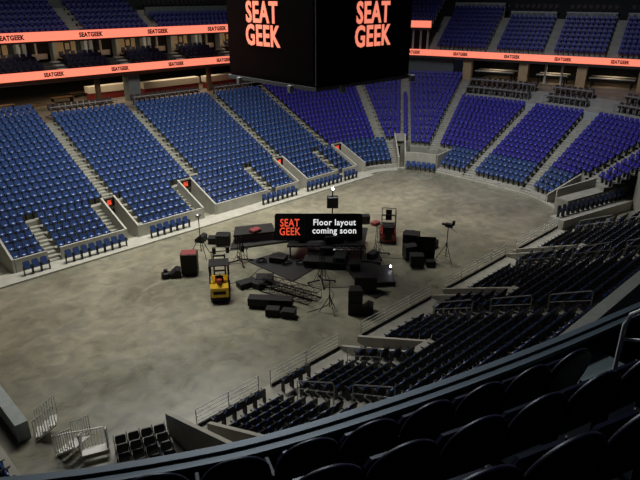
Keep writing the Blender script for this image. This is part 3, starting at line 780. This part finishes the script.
# ------------------------------------------------------------------ scoreboard
sb = thing('scoreboard', (22.75, 23.8, 11.95), 0, 'huge black hanging cube scoreboard with coral lettering on two screens', 'scoreboard')
W_ = 8.1
MB().cbox(0, W_, 0, 7.85, .22, 9, .06).build('body', M['screen'], sb)
MB().box(.15, W_-.15, -.05, 0, .45, 8.8).build('screen', M['screen'], sb)
MB().box(-.05, 0, .15, 7.7, .45, 8.8).build('screen', M['screen'], sb)
frame = mat('scoreboard_frame', (.10, .10, .105), .5, .3)
MB().box(-.03, .03, -.03, .03, .25, 9).build('corner_post', frame, sb)
mb = MB(); mb.box(-.12, W_+.12, -.12, 0, 0, .26); mb.box(-.12, 0, 0, 7.97, 0, .26); mb.box(W_, W_+.12, 0, 7.97, 0, .26); mb.box(0, W_, 7.85, 7.97, 0, .26); mb.box(-.6, .75, -.6, -.2, -.02, .2, T=Matrix.Rotation(R(-0), 4, 'Z'))
mb = MB(); mb.box(-.1, W_+.1, -.1, 7.95, 0, .2); mb.build('bottom_frame', frame, sb)
pale = M['clubpale']
for p in ((1.7, -.35), (-.35, 1.7), (W_-.1, -.3), (-.35, 6.4)):
    MB().cbox(p[0]-.14, p[0]+.14, p[1]-.14, p[1]+.14, -.2, .2, .03).build('camera_bracket', pale, sb)
text('lettering', 'SEAT\nGEEK', Matrix.Translation((4.5, -.08, 3.32)), 2.45, 3.1, M['coraltext'], sb, .028, .80, .012)
text('lettering', 'SEAT\nGEEK', Matrix.Translation((-.08, 4.35, 3.32)) @ Matrix.Rotation(R(-90), 4, 'Z'), 2.45, 3.1, M['coraltext'], sb, .028, .80, .012)
for x, y in ((1, 1), (W_-1, 1), (1, 6.8), (W_-1, 6.8)): MB().tube([(x, y, 9), (x, y, 16)], .03, 6).build('cable', M['blackm'], sb)

# ------------------------------------------------------------------ things on the floor
def forklift(loc, rz):
    r = thing('forklift', loc, rz, 'yellow and black forklift seen from behind, left of the stage gear', 'forklift')
    b = MB(); b.prism([(-1.15, .35), (-1.15, .95), (-.95, 1.12), (-.45, 1.12), (-.45, .30), (-.9, .25)], 'x', -.52, .52); b.build('counterweight', M['yellow'], r)
    MB().prism([(-.45, .30), (-.45, .95), (.05, .62), (.55, .62), (.72, .9), (.8, .9), (.8, .30)], 'x', -.5, .5).build('chassis', M['yellow'], r)
    MB().cbox(-.36, .36, -1.2, -1.14, .55, .75, .02).build('rear_grille', M['black'], r)
    MB().cbox(-.5, .5, -1.17, -.5, .12, .34, .04).build('rear_bumper', M['black'], r)
    MB().cbox(-.24, .24, -.5, -.05, .98, 1.1, .04).build('seat', M['dred'], r); MB().cbox(-.24, .24, -.62, -.48, 1.05, 1.5, .04).build('backrest', M['black'], r)
    MB().cyl((0, -.82, 1.12), .16, .28, 'z', 12).build('gas_bottle', M['red'], r)
    g = MB()
    for x in (-.54, .54):
        g.tube([(x, -.75, 1.05), (x, -.52, 2.08), (x, .45, 2.12), (x, .72, .9)], .05, 6)
    for i in range(9): y = -.5+.115*i; g.box(-.54, .54, y, y+.09, 2.07, 2.13)
    g.build('overhead_guard', M['black'], r)
    mst = MB()
    for x in (-.38, .3): mst.box(x, x+.09, .82, 1.0, .1, 2.2)
    mst.box(-.38, .39, .84, .9, 2.1, 2.2); mst.box(-.38, .39, .84, .9, 1.1, 1.2); mst.build('mast', M['blackm'], r)
    MB().box(-.5, .5, 1.0, 1.08, .25, .8).build('fork_carriage', M['blackm'], r)
    for x in (-.32, .2): MB().box(x, x+.12, 1.05, 2.0, .05, .10).build('fork', M['blackm'], r)
    for x in (-.58, .42):
        MB().cyl((x, .55, .3), .3, .17, 'x', 18).build('wheel', M['rubber'], r); MB().cyl((x+.02, -.75, .24), .24, .14, 'x', 18).build('wheel', M['rubber'], r)
    MB().tube([(0, .5, .9), (0, .25, 1.2)], .03, 6).build('steering_column', M['black'], r)
forklift((17.98, 27.25, 0), R(-36))
def lift(loc, rz):
    r = thing('boom_lift', loc, rz, 'red lift machine with a caged platform standing beyond the tower stand', 'lift')
    MB().cbox(-.55, .55, -.85, .85, .2, .85, .06).build('chassis', M['red'], r)
    MB().cbox(-.42, .42, -.9, -.2, .85, 1.35, .05).build('engine_cover', M['blackm'], r)
    MB().cbox(-.25, .25, -.92, -.85, .3, .8, .02).build('rear_grille', M['black'], r)
    for x in (-.42, .42): MB().cbox(x-.1, x+.1, -.93, -.8, .35, .6, .02).build('tail_lamp', M['red'], r)
    MB().box(-.45, .45, -.1, .75, 1.0, 1.08).build('platform', M['blackm'], r)
    g = MB()
    for x in (-.5, .5):
        for y in (-.7, 0, .75): g.tube([(x, y, .85), (x, y, 2.2)], .028, 6)
        for z in (1.6, 2.2): g.tube([(x, -.7, z), (x, .75, z)], .028, 6)
    for y in (-.7, .75):
        for z in (1.6, 2.2): g.tube([(-.5, y, z), (.5, y, z)], .028, 6)
    g.build('cage', M['black'], r); MB().box(-.22, .22, .62, .72, 1.3, 2.1).build('control_box', M['black'], r)
    for x in (-.6, .46):
        for y in (-.6, .6): MB().cyl((x, y, .22), .22, .14, 'x', 16).build('wheel', M['rubber'], r)
lift((31.9, 25.7, 0), R(-50))
def case(name, loc, rz, dims, label, m='black', wheels=True, group=None, corners=True, cat='case'):
    r = thing(name, loc, rz, label, cat, group); a, b, h = dims; z = .12 if wheels else 0
    MB().cbox(-a/2, a/2, -b/2, b/2, z, z+h*.7, .025).build('body', M[m], r); MB().cbox(-a/2, a/2, -b/2, b/2, z+h*.71, z+h, .025).build('lid', M[m], r)
    if corners: k = MB(); [k.box(-a/2-.01, a/2+.01, -b/2-.01, b/2+.01, z+h*.69, z+h*.72)]; k.build('edge_strip', M['blackm'], r)
    MB().box(-.1, .1, -b/2-.03, -b/2, z+h*.4, z+h*.5).build('handle', M['blackm'], r)
    if wheels:
        for sx in (-1, 1):
            for sy in (-1, 1): MB().cyl((sx*(a/2-.1)-.02, sy*(b/2-.1), .06), .06, .04, 'x', 10).build('caster', M['rubber'], r)
    return r
def speaker(loc, rz, dims, label, group=None, tilt=0.):
    r = thing('speaker', loc, rz, label, 'speaker', group); a, b, h = dims; T = Matrix.Rotation(tilt, 4, 'X')
    MB().prism([(-a/2, -b/2), (a/2, -b/2), (a*.36, b/2), (-a*.36, b/2)], 'z', 0, h, T=T).build('cabinet', M['black'], r)
    MB().box(-a/2+.03, a/2-.03, -b/2-.02, -b/2, .03, h-.03, T=T).build('grille', M['blackm'], r)
    MB().cyl((0, b/2-.02, h*.5), .06, .04, 'y', 10, T=T).build('rear_panel', M['blackm'], r)
    return r
V45 = R(-44)
def wedge(loc, rz, s, label, group=None):
    r = thing('stage_monitor', loc, rz, label, 'monitor speaker', group)
    MB().prism([(-.3*s, 0), (.3*s, 0), (.3*s, .2*s), (-.05*s, .5*s), (-.3*s, .42*s)], 'x', -.35*s, .35*s).build('cabinet', M['black'], r)
    MB().add([(-.32*s, .3*s-.29*s*0+.005, .2*s), (.32*s, .305*s, .2*s), (.32*s, -.045*s, .505*s), (-.32*s, -.045*s, .505*s)], [(0, 1, 2, 3)]).build('grille', M['blackm'], r)
def tripod(loc, h, label, head='lamp', spread=.75, rz=0., grp=None):
    r = thing('tripod_stand', loc, rz, label, 'tripod', grp)
    MB().tube([(0, 0, .35), (0, 0, h)], .03, 8).build('pole', M['blackm'], r)
    for i in range(3):
        a = i*2*math.pi/3; MB().tube([(0, 0, h*.52), (spread*math.cos(a), spread*math.sin(a), .02)], .024, 6).build('leg', M['blackm'], r)
        MB().tube([(0, 0, .38), (spread*.62*math.cos(a), spread*.62*math.sin(a), h*.2)], .014, 5).build('brace', M['blackm'], r)
    MB().cyl((0, 0, h*.5), .06, .1, 'z', 10).build('collar', M['black'], r)
    if head == 'camera':
        MB().cbox(-.12, .12, -.3, .2, h, h+.28, .03).build('camera_body', M['black'], r); MB().cyl((0, .2, h+.14), .09, .25, 'y', 12).build('lens', M['blackm'], r)
        MB().box(-.1, .1, -.42, -.3, h+.2, h+.5).build('viewfinder', M['black'], r); MB().tube([(0, -.1, h), (.1, -.6, h-.3)], .015, 5).build('pan_handle', M['blackm'], r)
    elif head == 'fixture':
        MB().tube([(-.2, 0, h), (.2, 0, h)], .025, 6).build('crossbar', M['blackm'], r)
        MB().cbox(-.22, .16, -.12, .12, h, h+.22, .04).build('lamp_head', M['steel'], r)
    elif head == 'none':
        MB().cyl((0, 0, h-.03), .05, .08, 'z', 8).build('top_cap', M['black'], r)
    return r
def crank(loc, h, rz, label, grp='crank tower stands', L_=.85):
    r = thing('tower_stand', loc, rz, label, 'stand', grp)
    k = MB()
    for x, y in ((-.11, -.11), (.11, -.11), (.11, .11), (-.11, .11)): k.tube([(x*1.6, y*1.6, .25), (x*.8, y*.8, h)], .02, 5)
    for i in range(6):
        z = .35+(h-.4)*i/6; s = .16-.07*i/6; k.tube([(-s, -s, z), (s, -s, z+.2), (s, s, z), (-s, s, z+.2), (-s, -s, z)], .012, 4)
    k.build('mast', M['blackm'], r)
    for i in range(4):
        a = math.pi/4+i*math.pi/2; MB().tube([(.1*math.cos(a), .1*math.sin(a), .22), (L_*math.cos(a), L_*math.sin(a), .1)], .05, 6).build('outrigger', M['black'], r)
        MB().cyl((L_*math.cos(a), L_*math.sin(a), 0), .06, .12, 'z', 8).build('foot', M['rubber'], r)
        MB().tube([(.62*L_*math.cos(a), .62*L_*math.sin(a), .16), (.1*math.cos(a), .1*math.sin(a), h*.45)], .016, 5).build('brace', M['blackm'], r)
def deck(name, pts, z, th, label, m='deckpl', legs=True, group=None, cat='stage deck'):
    r = thing(name, (0, 0, 0), 0, label, cat, group); MB().prism(pts, 'z', z-th, z).build('deck_top', M[m], r)
    if legs and z > .25:
        c = Vector((sum(p[0] for p in pts)/len(pts), sum(p[1] for p in pts)/len(pts)))
        for p in pts:
            q = c+(Vector(p)-c)*.93; MB().box(q.x-.04, q.x+.04, q.y-.04, q.y+.04, 0, z-th).build('leg', M['blackm'], r)
    return r
def truss(loc, rz, L_, s, label, group=None):
    r = thing('lighting_truss', loc, rz, label, 'truss', group)
    c = [(-s, 0), (s, 0), (s, 2*s), (-s, 2*s)]
    for y, z in c: MB().tube([(0, y, z+.03), (L_, y, z+.03)], .028, 6).build('chord', M['steel'] if 0 else M['blackm'], r)
    k = MB(); n = int(L_/(2*s)); 
    for i in range(n+1):
        x = L_*i/n; pts = [(x, y, z+.03) for y, z in c]; k.tube(pts+[pts[0]], .018, 4)
        if i < n:
            x2 = L_*(i+1)/n
            for j in range(4):
                a, b = c[j], c[(j+1) % 4]; k.tube([(x, a[0], a[1]+.03), (x2, b[0], b[1]+.03)], .015, 4)
    k.build('bracing', M['blackm'], r)
# left group
r = case('equipment_rack', (18.25, 31.0, 0), R(-38), (1.05, .9, 1.35), 'tall black equipment case with a red top left of the forklift', wheels=True)
MB().box(-.48, .48, -.4, .4, 1.475, 1.50).build('red_cover', M['dred'], r)
wedge((17.35, 31.3, 0), R(60), 1.1, 'black wedge speaker leaning on the red topped case')
k = thing('stage_monitor', (16.75, 31.5, 0), R(-30), 'small rounded black monitor alone at the left of the gear', 'monitor speaker')
MB().cbox(-.28, .28, -.26, .26, 0, .42, .12).build('cabinet', M['black'], k); MB().cbox(-.12, .12, -.1, .1, .42, .6, .04).build('handle', M['black'], k)
tripod((20.3, 32.8, 0), 2.9, 'thin light tripod with a small lamp head behind the red topped case', 'fixture', .85, R(20))
case('equipment_case', (22.2, 34.2, 0), R(-44), (.6, .6, .5), 'small black case left of its larger neighbour near the far curb', wheels=False)
wedge((21.8, 35.1, 0), R(30), 1.1, 'low black stage monitor farthest toward the far curb')
case('equipment_case', (22.55, 33.35, 0), R(-44), (1.0, .8, .75), 'black case beside the low stage monitor near the far curb')
crank((21.6, 30.0, 0), 2.0, R(20), 'black tower stand just right of the forklift')
deck('stage_deck', [(22.3, 32.2), (23.9, 33.8), (29.2, 31.0), (28.0, 29.6)], .14, .12, 'long flat dark stage deck behind the forklift', legs=False)
deck('stage_deck', [(23.0, 32.7), (24.1, 34.0), (26.6, 32.7), (25.7, 31.2)], .8, .14, 'raised dark stage riser at the left end of the long deck')
MB().cbox(-.4, .4, -.3, .3, 0, .25, .08).build('folded_cloth', M['dred'], label='dull red folded cloth on the raised left riser', cat='cloth').location = (24.3, 31.9, .8)
bpy.context.scene.collection.objects['folded_cloth'].location = (24.6, 32.2, .8)
MB().cbox(-.3, .3, -.25, .25, 0, .22, .07).build('folded_cloth', M['dred'], label='small red bundle on the long deck left of the black sign', cat='cloth').location = (27.6, 30.4, .14)
# pipe with boxes between forklift and riser
r = thing('lighting_bar', (20.0, 31.3, .85), R(-30), 'black lighting bar on short legs behind the forklift', 'lighting bar')
MB().tube([(0, 0, 0), (2.6, 0, 0)], .04, 8).build('bar', M['blackm'], r)
for x in (.3, 1.2, 2.2): MB().cbox(x-.12, x+.12, -.12, .12, -.15, .3, .03).build('fixture', M['black'], r)
for x in (.1, 2.5): MB().tube([(x, 0, 0), (x, .0, -.85)], .03, 6).build('leg', M['blackm'], r)
# dark mat with gear on it
deck('floor_mat', [(22.0, 29.8), (24.6, 29.5), (25.1, 25.9), (22.2, 25.4)], .06, .05, 'flat dark floor panel with cables in the middle of the gear', legs=False, cat='mat')
for i, (x, y, z, lb) in enumerate(((22.6, 29.0, 0, 'on the left corner of the dark floor panel'), (23.6, 27.6, 0, 'in the centre of the dark floor panel'), (24.3, 26.9, 0, 'at the right side of the dark floor panel'))):
    r = thing('coiled_cable', (x, y, .06), i, 'coil of black cable lying '+lb, 'cable', 'coiled cables on the panel')
    MB().tube([((.32+.03*math.sin(t*3))*math.cos(t), (.32+.03*math.sin(t*3))*math.sin(t), .06+.008*t) for t in np.linspace(0, 14, 46)], .035, 5).build('coil', M['black'], r)
    MB().cbox(-.16, .16, -.12, .12, 0, .16, .04).build('plug_box', M['blackm'], r)
case('equipment_case', (23.5, 28.3, .06), R(-60), (1.1, .8, .42), 'low black case on the dark floor panel beside the central stage', wheels=False)
# central stage
def frame_rails(r, pts, z): 
    for a, b in zip(pts, pts[1:]+pts[:1]): MB().tube([(*a, z), (*b, z)], .03, 5).build('edge_rail', M['blackm'], r)
r = deck('stage_deck', [(24.2, 28.2), (26.8, 30.2), (30.6, 26.6), (28.0, 24.6)], 1.05, .16, 'large raised dark central stage deck below the black sign', cat='stage')
frame_rails(r, [(24.2, 28.2), (26.8, 30.2), (30.6, 26.6), (28.0, 24.6)], 1.0)
deck('stage_deck', [(24.0, 26.4), (25.6, 27.6), (27.4, 25.4), (25.8, 24.2)], .55, .14, 'lower dark deck in front of the central stage', cat='stage')
deck('stage_deck', [(27.0, 24.0), (28.1, 24.6), (28.8, 23.8), (27.8, 22.9)], .4, .14, 'small dark deck at the right front of the central stage', cat='stage')
deck('ramp', [(25.3, 24.9), (26.4, 25.7), (26.9, 25.1), (25.8, 24.3)], .85, .1, 'narrow dark step deck resting before the central stage', cat='stage')
truss((25.0, 27.0, .6), R(-44), 3.9, .22, 'black truss lying along the front of the central stage')
truss((26.2, 28.6, 1.06), R(-40), 3.6, .2, 'black truss on top of the central stage under the sign')
for i, (x, y, z, a, b, h, lb) in enumerate(((26.0, 26.2, .55, .9, .7, .5, 'on the lower deck, left'), (27.0, 26.5, 1.05, 1.3, .8, .5, 'on the central stage front'), (28.3, 26.0, 1.05, 1.0, .9, .6, 'on the central stage right side'), (29.3, 26.8, 1.05, .8, .8, .5, 'at the right rear of the central stage'), (25.7, 28.3, 1.05, .9, .7, .55, 'at the left rear of the central stage'), (28.0, 23.8, .4, .8, .5, .4, 'on the small right deck'))):
    case('equipment_case', (x, y, z), R(-44+11*i), (a, b, h), 'black equipment case '+lb, wheels=False)
crank((23.4, 24.0, 0), 2.3, R(10), 'black tower stand with crossed feet in front of the central stage')
# mast with box and work light
r = thing('work_light', (31.6, 31.2, 0), 0, 'bright white work light on a mast behind the black sign', 'work light')
MB().tube([(0, 0, 0), (0, 0, 2.66)], .05, 8).build('mast', M['blackm'], r)
MB().cbox(-.45, .45, -.3, .3, 1.2, 2.1, .05, T=Matrix.Rotation(V45, 4, 'Z')).build('control_box', M['black'], r)
MB().cbox(-.5, .5, -.5, .5, 0, .3, .06).build('base', M['black'], r)
import bmesh
bm = bmesh.new(); bmesh.ops.create_uvsphere(bm, u_segments=12, v_segments=8, radius=.09); me = bpy.data.meshes.new('bulb'); bm.to_mesh(me); bm.free(); me.materials.append(M['bulb'])
o = bpy.data.objects.new('bulb', me); C.objects.link(o); o.parent = r; o.location = (0, 0, 2.75)
l = bpy.data.lights.new('work_lamp', 'POINT'); l.energy = 120; l.shadow_soft_size = .15; l.color = (.9, .94, 1); o = bpy.data.objects.new('work_lamp', l); C.objects.link(o); o.parent = r; o.location = (0, 0, 3.0)
case('equipment_case', (30.5, 30.5, 0), R(-30), (.9, .7, .8), 'black case at the foot of the work light mast')
case('equipment_case', (33.2, 29.2, 0), R(-40), (.8, .6, .55), 'small black case beyond the right end of the sign')
k = MB().cbox(-.35, .35, -.25, .25, 0, .3, .08).build('folded_cloth', M['dred'], label='dull red bundle next to the small case right of the sign', cat='cloth'); k.location = (33.5, 28.3, 0)
# sign on its stand: faces the seats where the camera is
T = Matrix.Translation((26.25, 27.25, 1.05)) @ Matrix.Rotation(R(AZ-90), 4, 'Z')
sg = bpy.data.objects.new('sign_board', None); C.objects.link(sg); sg.matrix_world = T
tag(sg, 'wide black sign reading Floor layout coming soon, standing over the central stage', 'sign')
TI = Matrix.Translation((0, 0, 1.05)) @ Matrix.Rotation(R(-PITCH+2), 4, 'X')
SW, SH = 6.0, 1.86
def rrect(w_, h_, rd, n=5):
    o = []
    for cx, cy, a0 in ((w_/2-rd, h_/2-rd, 0), (-w_/2+rd, h_/2-rd, 90), (-w_/2+rd, -h_/2+rd, 180), (w_/2-rd, -h_/2+rd, 270)):
        for i in range(n+1): a = R(a0+90*i/n); o.append((cx+rd*math.cos(a), cy+rd*math.sin(a)))
    return o
MB().prism(rrect(SW, SH, .16), 'y', 0, .1, T=TI).build('panel', M['signbase'], sg)
MB().box(-.96, -.94, -.012, 0, -SH/2, SH/2, T=TI).build('divider', mat('divider_grey', (.03, .03, .03), .5), sg)
text('logo_lettering', 'SEAT\nGEEK', TI @ Matrix.Translation((-1.95, -.02, 0)), 1.12, 1.42, M['redtext'], sg, .012, .80)
text('message_lettering', 'Floor layout\ncoming soon', TI @ Matrix.Translation((1.08, -.02, -.02)), 1.12, 3.0, M['whitetext'], sg, .016, .95)
for x in (-1.9, 1.9): MB().tube([(x, .22, .02), (x, .16, 1.05)], .05, 6).build('post', M['blackm'], sg)
# front group
case('equipment_case', (19.8, 27.0, 0), R(-10), (1.2, .7, .35), 'low black case lying left of the truss', wheels=False)
case('equipment_case', (20.9, 26.6, 0), R(-44), (1.1, .8, .45), 'black case lying behind its flatter neighbour by the truss', wheels=False)
case('equipment_case', (20.2, 26.3, 0), R(15), (.7, .6, .4), 'small black case nearest the near end of the truss pair', wheels=False)
truss((20.75, 26.3, 0), R(-75), 3.9, .27, 'long black truss section lying behind the long case', 'pair of truss sections on the floor')
truss((20.15, 26.0, 0), R(-75), 3.5, .27, 'shorter black truss section touching the long black case', 'pair of truss sections on the floor')
case('long_case', (19.15, 23.9, 0), R(-50), (2.6, .65, .5), 'very long black case in front of the truss sections')
case('equipment_case', (18.65, 23.1, 0), R(-50), (.8, .55, .45), 'left of two small black cases in front of the long case', wheels=False)
case('equipment_case', (19.15, 22.3, 0), R(-55), (.8, .55, .45), 'right of two small black cases in front of the long case', wheels=False)
tripod((21.15, 21.05, 0), 2.0, 'bare black tripod in front of the central stage', 'none', .6, R(15))
# right dark deck
deck('stage_deck', [(26.0, 24.6), (27.7, 23.6), (27.4, 22.9), (28.1, 22.4), (26.4, 20.5), (24.6, 21.9)], .3, .14, 'dark L-shaped deck on the floor in front of the right side of the stage')
case('equipment_case', (25.9, 23.5, .3), R(-44), (.7, .6, .5), 'black box standing on the L-shaped deck', wheels=False)
case('equipment_case', (24.55, 21.35, 0), R(-46), (1.35, .6, .95), 'wide black case against the near edge of the L-shaped deck')
MB().cbox(-.5, .5, -.35, .35, 0, .06, .02).build('floor_plate', M['deckpl'], label='small flat dark plate on the floor right of the wide case', cat='plate').location = (24.75, 20.6, 0)
speaker((22.2, 20.05, 0), V45, (.82, .7, .8), 'lower black speaker of the two stacked in front of the deck', 'stacked speakers'); speaker((22.23, 20.08, .8), V45, (.82, .7, .72), 'upper black speaker of the two stacked in front of the deck', 'stacked speakers')
wedge((22.7, 19.55, 0), R(40), 1.15, 'black wedge monitor right of the stacked speakers')
r = thing('deck_glint', (27.6, 21.9, .3), 0, 'small white glint on the right corner of the L-shaped deck', 'lamp')  # glint on the deck, imitated by a glowing bead on a base
bm = bmesh.new(); bmesh.ops.create_uvsphere(bm, u_segments=10, v_segments=6, radius=.06); me = bpy.data.meshes.new('bulb'); bm.to_mesh(me); bm.free(); me.materials.append(M['bulb'])
o = bpy.data.objects.new('bulb', me); C.objects.link(o); o.parent = r; o.location = (0, 0, .2); MB().cyl((0, 0, 0), .08, .14, 'z', 10).build('base', M['black'], r)
crank((29.1, 24.3, 0), 2.4, R(15), 'black tower stand with crossed feet between the deck and the red lift')
tripod((31.75, 20.5, 0), 2.5, 'tall tripod with a camera at the right of the gear', 'camera', .75, R(10))
# speaker and screen cluster on the right
case('equipment_case', (29.7, 21.4, 0), R(-44), (.9, .7, .75), 'black case at the near foot of the screen cluster')
case('equipment_case', (30.35, 22.45, 0), R(-30), (.9, .7, .9), 'black case behind its neighbour under the dark screen')
r = thing('display_screen', (30.75, 21.45, .35), V45-.1, 'large dark screen panel on the cases in the right cluster', 'screen')
MB().cbox(-.6, .6, -.05, .05, 0, 1.45, .02).build('panel', M['screen'], r); MB().box(-.62, .62, .05, .12, -.35, 1.4).build('rear_frame', M['blackm'], r)
case('equipment_case', (31.4, 23.2, 0), R(-60), (1.1, .9, 1.3), 'tall black case behind the dark screen')
case('equipment_case', (32.4, 24.0, 0), R(-20), (.9, .8, .8), 'black case nearest the red lift in the right cluster')
wedge((33.0, 22.6, 0), R(10), 1.2, 'black wedge monitor behind the screen cluster')
case('equipment_case', (30.4, 20.75, 0), R(-44), (.6, .5, .42), 'small black box at the near right of the screen cluster', m='black', wheels=False)
for i, (pts, lb) in enumerate((([(19.0, 28.0), (20.5, 27.6), (22.2, 28.6), (22.6, 27.0)], 'from the forklift to the dark floor panel'), ([(19.4, 26.5), (22.3, 24.9), (23.2, 23.2), (24.4, 22.3)], 'past the truss to the L-shaped deck'), ([(20.2, 21.9), (21.6, 21.6), (23.0, 22.4), (23.3, 23.5)], 'from the bare tripod to the tower stand'), ([(29.0, 24.0), (29.8, 22.9), (30.5, 22.6), (31.5, 20.9)], 'between the screen cluster and the camera tripod'))):
    MB().tube([(x, y, .015) for x, y in smooth(pts, 2)], .018, 5).build('cable', M['black'], label='thin dark cable on the concrete, '+lb, cat='cable')

# ------------------------------------------------------------------ foreground: deck front and its seats
PF = [(-5, 8.9), (-1.6, 6.4)]+[(.75, 4.63), (1.27, 4.26), (1.84, 3.92), (2.46, 3.58), (3.19, 3.29), (4.04, 3.0), (5.04, 2.7), (6.25, 2.38), (7.82, 2.03)]+[(13, .9), (18, .6)]
PP = path_of(smooth(PF, 3), -1)      # normals toward the camera side
def pstrip(name, d0, d1, z0, z1, m, za=None):
    V, F = [], []; ts = np.arange(0, PP.s[-1], .3)
    for t in ts:
        p = PP.at(t, d0); q = PP.at(t, d1); V += [(p[0], p[1], z0), (p[0], p[1], z1), (q[0], q[1], z1 if za is None else za), (q[0], q[1], z0)]
    n = len(ts)
    for i in range(n-1):
        for k in range(4): F.append((i*4+k, i*4+(k+1) % 4, i*4+4+(k+1) % 4, i*4+4+k))
    return struct(grid_mesh(name, V, F, [m]))
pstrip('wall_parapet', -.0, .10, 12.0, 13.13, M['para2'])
pstrip('trim_5', -.05, .03, 13.11, 13.17, M['para'])
pstrip('trim_6', .03, .06, 13.12, 13.13, M['para2'])
pstrip('trim_7', .06, .13, 13.09, 13.145, M['para'])
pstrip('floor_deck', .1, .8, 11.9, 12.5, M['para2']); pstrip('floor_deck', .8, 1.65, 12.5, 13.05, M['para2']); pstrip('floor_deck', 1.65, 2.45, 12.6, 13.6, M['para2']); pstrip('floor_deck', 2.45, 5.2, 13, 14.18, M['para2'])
struct(MB().box(0, 1.1, -.1, .35, 12.4, 12.95, T=Matrix.Translation((5.6, 2.0, 0)) @ Matrix.Rotation(R(-15), 4, 'Z')).build('floor_step', M['gwall']))
struct(MB().box(0, .5, -.1, .1, 12.4, 13.2, T=Matrix.Translation((5.6, 1.75, 0)) @ Matrix.Rotation(R(-15), 4, 'Z')).build('floor_step', M['gwall']))
def deck_seat_mesh():
    parts = {}
    m = MB(); n = 20; o = []
    for i in range(n+1):
        t = math.pi*i/n; o.append((.262*math.cos(t), .62+.30*math.sin(t)**.8))
    o = [(.23, .34)]+o+[(-.23, .34)]; k = len(o); V = []; 
    for dy, sc in ((0, .93), (-.015, 1), (-.04, 1), (-.06, .92)):
        V += [(x*sc, -.15-(z-.4)*.25+dy, .6+(z-.6)*sc) for x, z in o]
    F = [tuple(range(k-1, -1, -1)), tuple(range(3*k, 4*k))]
    for L_ in range(3):
        for i in range(k): F.append((L_*k+i, L_*k+(i+1) % k, (L_+1)*k+(i+1) % k, (L_+1)*k+i))
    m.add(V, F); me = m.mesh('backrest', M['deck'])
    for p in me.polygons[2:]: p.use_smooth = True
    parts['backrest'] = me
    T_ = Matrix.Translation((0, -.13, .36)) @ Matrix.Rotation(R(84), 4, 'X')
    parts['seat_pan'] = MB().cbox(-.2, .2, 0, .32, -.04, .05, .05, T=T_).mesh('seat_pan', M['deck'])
    s = MB().cbox(-.285, -.245, -.22, -.10, 0, .6, .012); parts['standard'] = s.mesh('standard', M['seatmetal'])
    parts['armrest'] = MB().cbox(-.285, -.245, -.24, -.02, .58, .61, .01).mesh('armrest', mat('armrest_grey', (.006, .006, .007), .5, spec=.2))
    return parts
DP = deck_seat_mesh()
drows = [(.72, 13.05, 'front'), (1.55, 13.6, 'second'), (2.38, 14.18, 'third')]
proto = None
for d, z, nm in drows:
    t = 1.0; js = []
    while t < PP.s[-1]-4:
        x, y, nx, ny = PP.at(t, d); px, py, zc = proj((x, y, z+.7)); t += .54/max(.3, PP.ratio(t, d))
        if not (-70 < px < 720 and py < 640 and zc > .6): continue
        if 5.3 < x < 6.6: continue           # the aisle
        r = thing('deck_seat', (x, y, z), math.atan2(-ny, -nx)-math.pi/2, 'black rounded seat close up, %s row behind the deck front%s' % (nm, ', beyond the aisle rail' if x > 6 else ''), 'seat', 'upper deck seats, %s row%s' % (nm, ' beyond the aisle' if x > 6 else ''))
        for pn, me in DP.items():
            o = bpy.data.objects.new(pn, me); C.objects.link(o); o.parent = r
# aisle rail near the right edge
p = PP.at(float(np.interp(6.15, PP.P[:, 0], PP.s)), .35)
r = thing('handrail', (p[0], p[1], 12.5), 0, 'bent steel tube handrail of the deck aisle at the right edge', 'handrail')
r.location = (5.30, 1.45, 12.9)
dx, dy, dz_ = -.16, -.98, .50
MB().tube([(0, 0, -.4), (0, 0, 1.28), (dx*.04, dy*.04, 1.40), (dx*.12, dy*.12, 1.48), (dx*.25, dy*.25, 1.56), (dx*1.6, dy*1.6, 1.56+dz_*1.35)], .022, 10).build('rail_bar', M['rail'], r)
MB().tube([(0, 0, 1.12), (dx*1.6, dy*1.6, 1.12+dz_*1.35)], .018, 8).build('mid_bar', M['rail'], r)
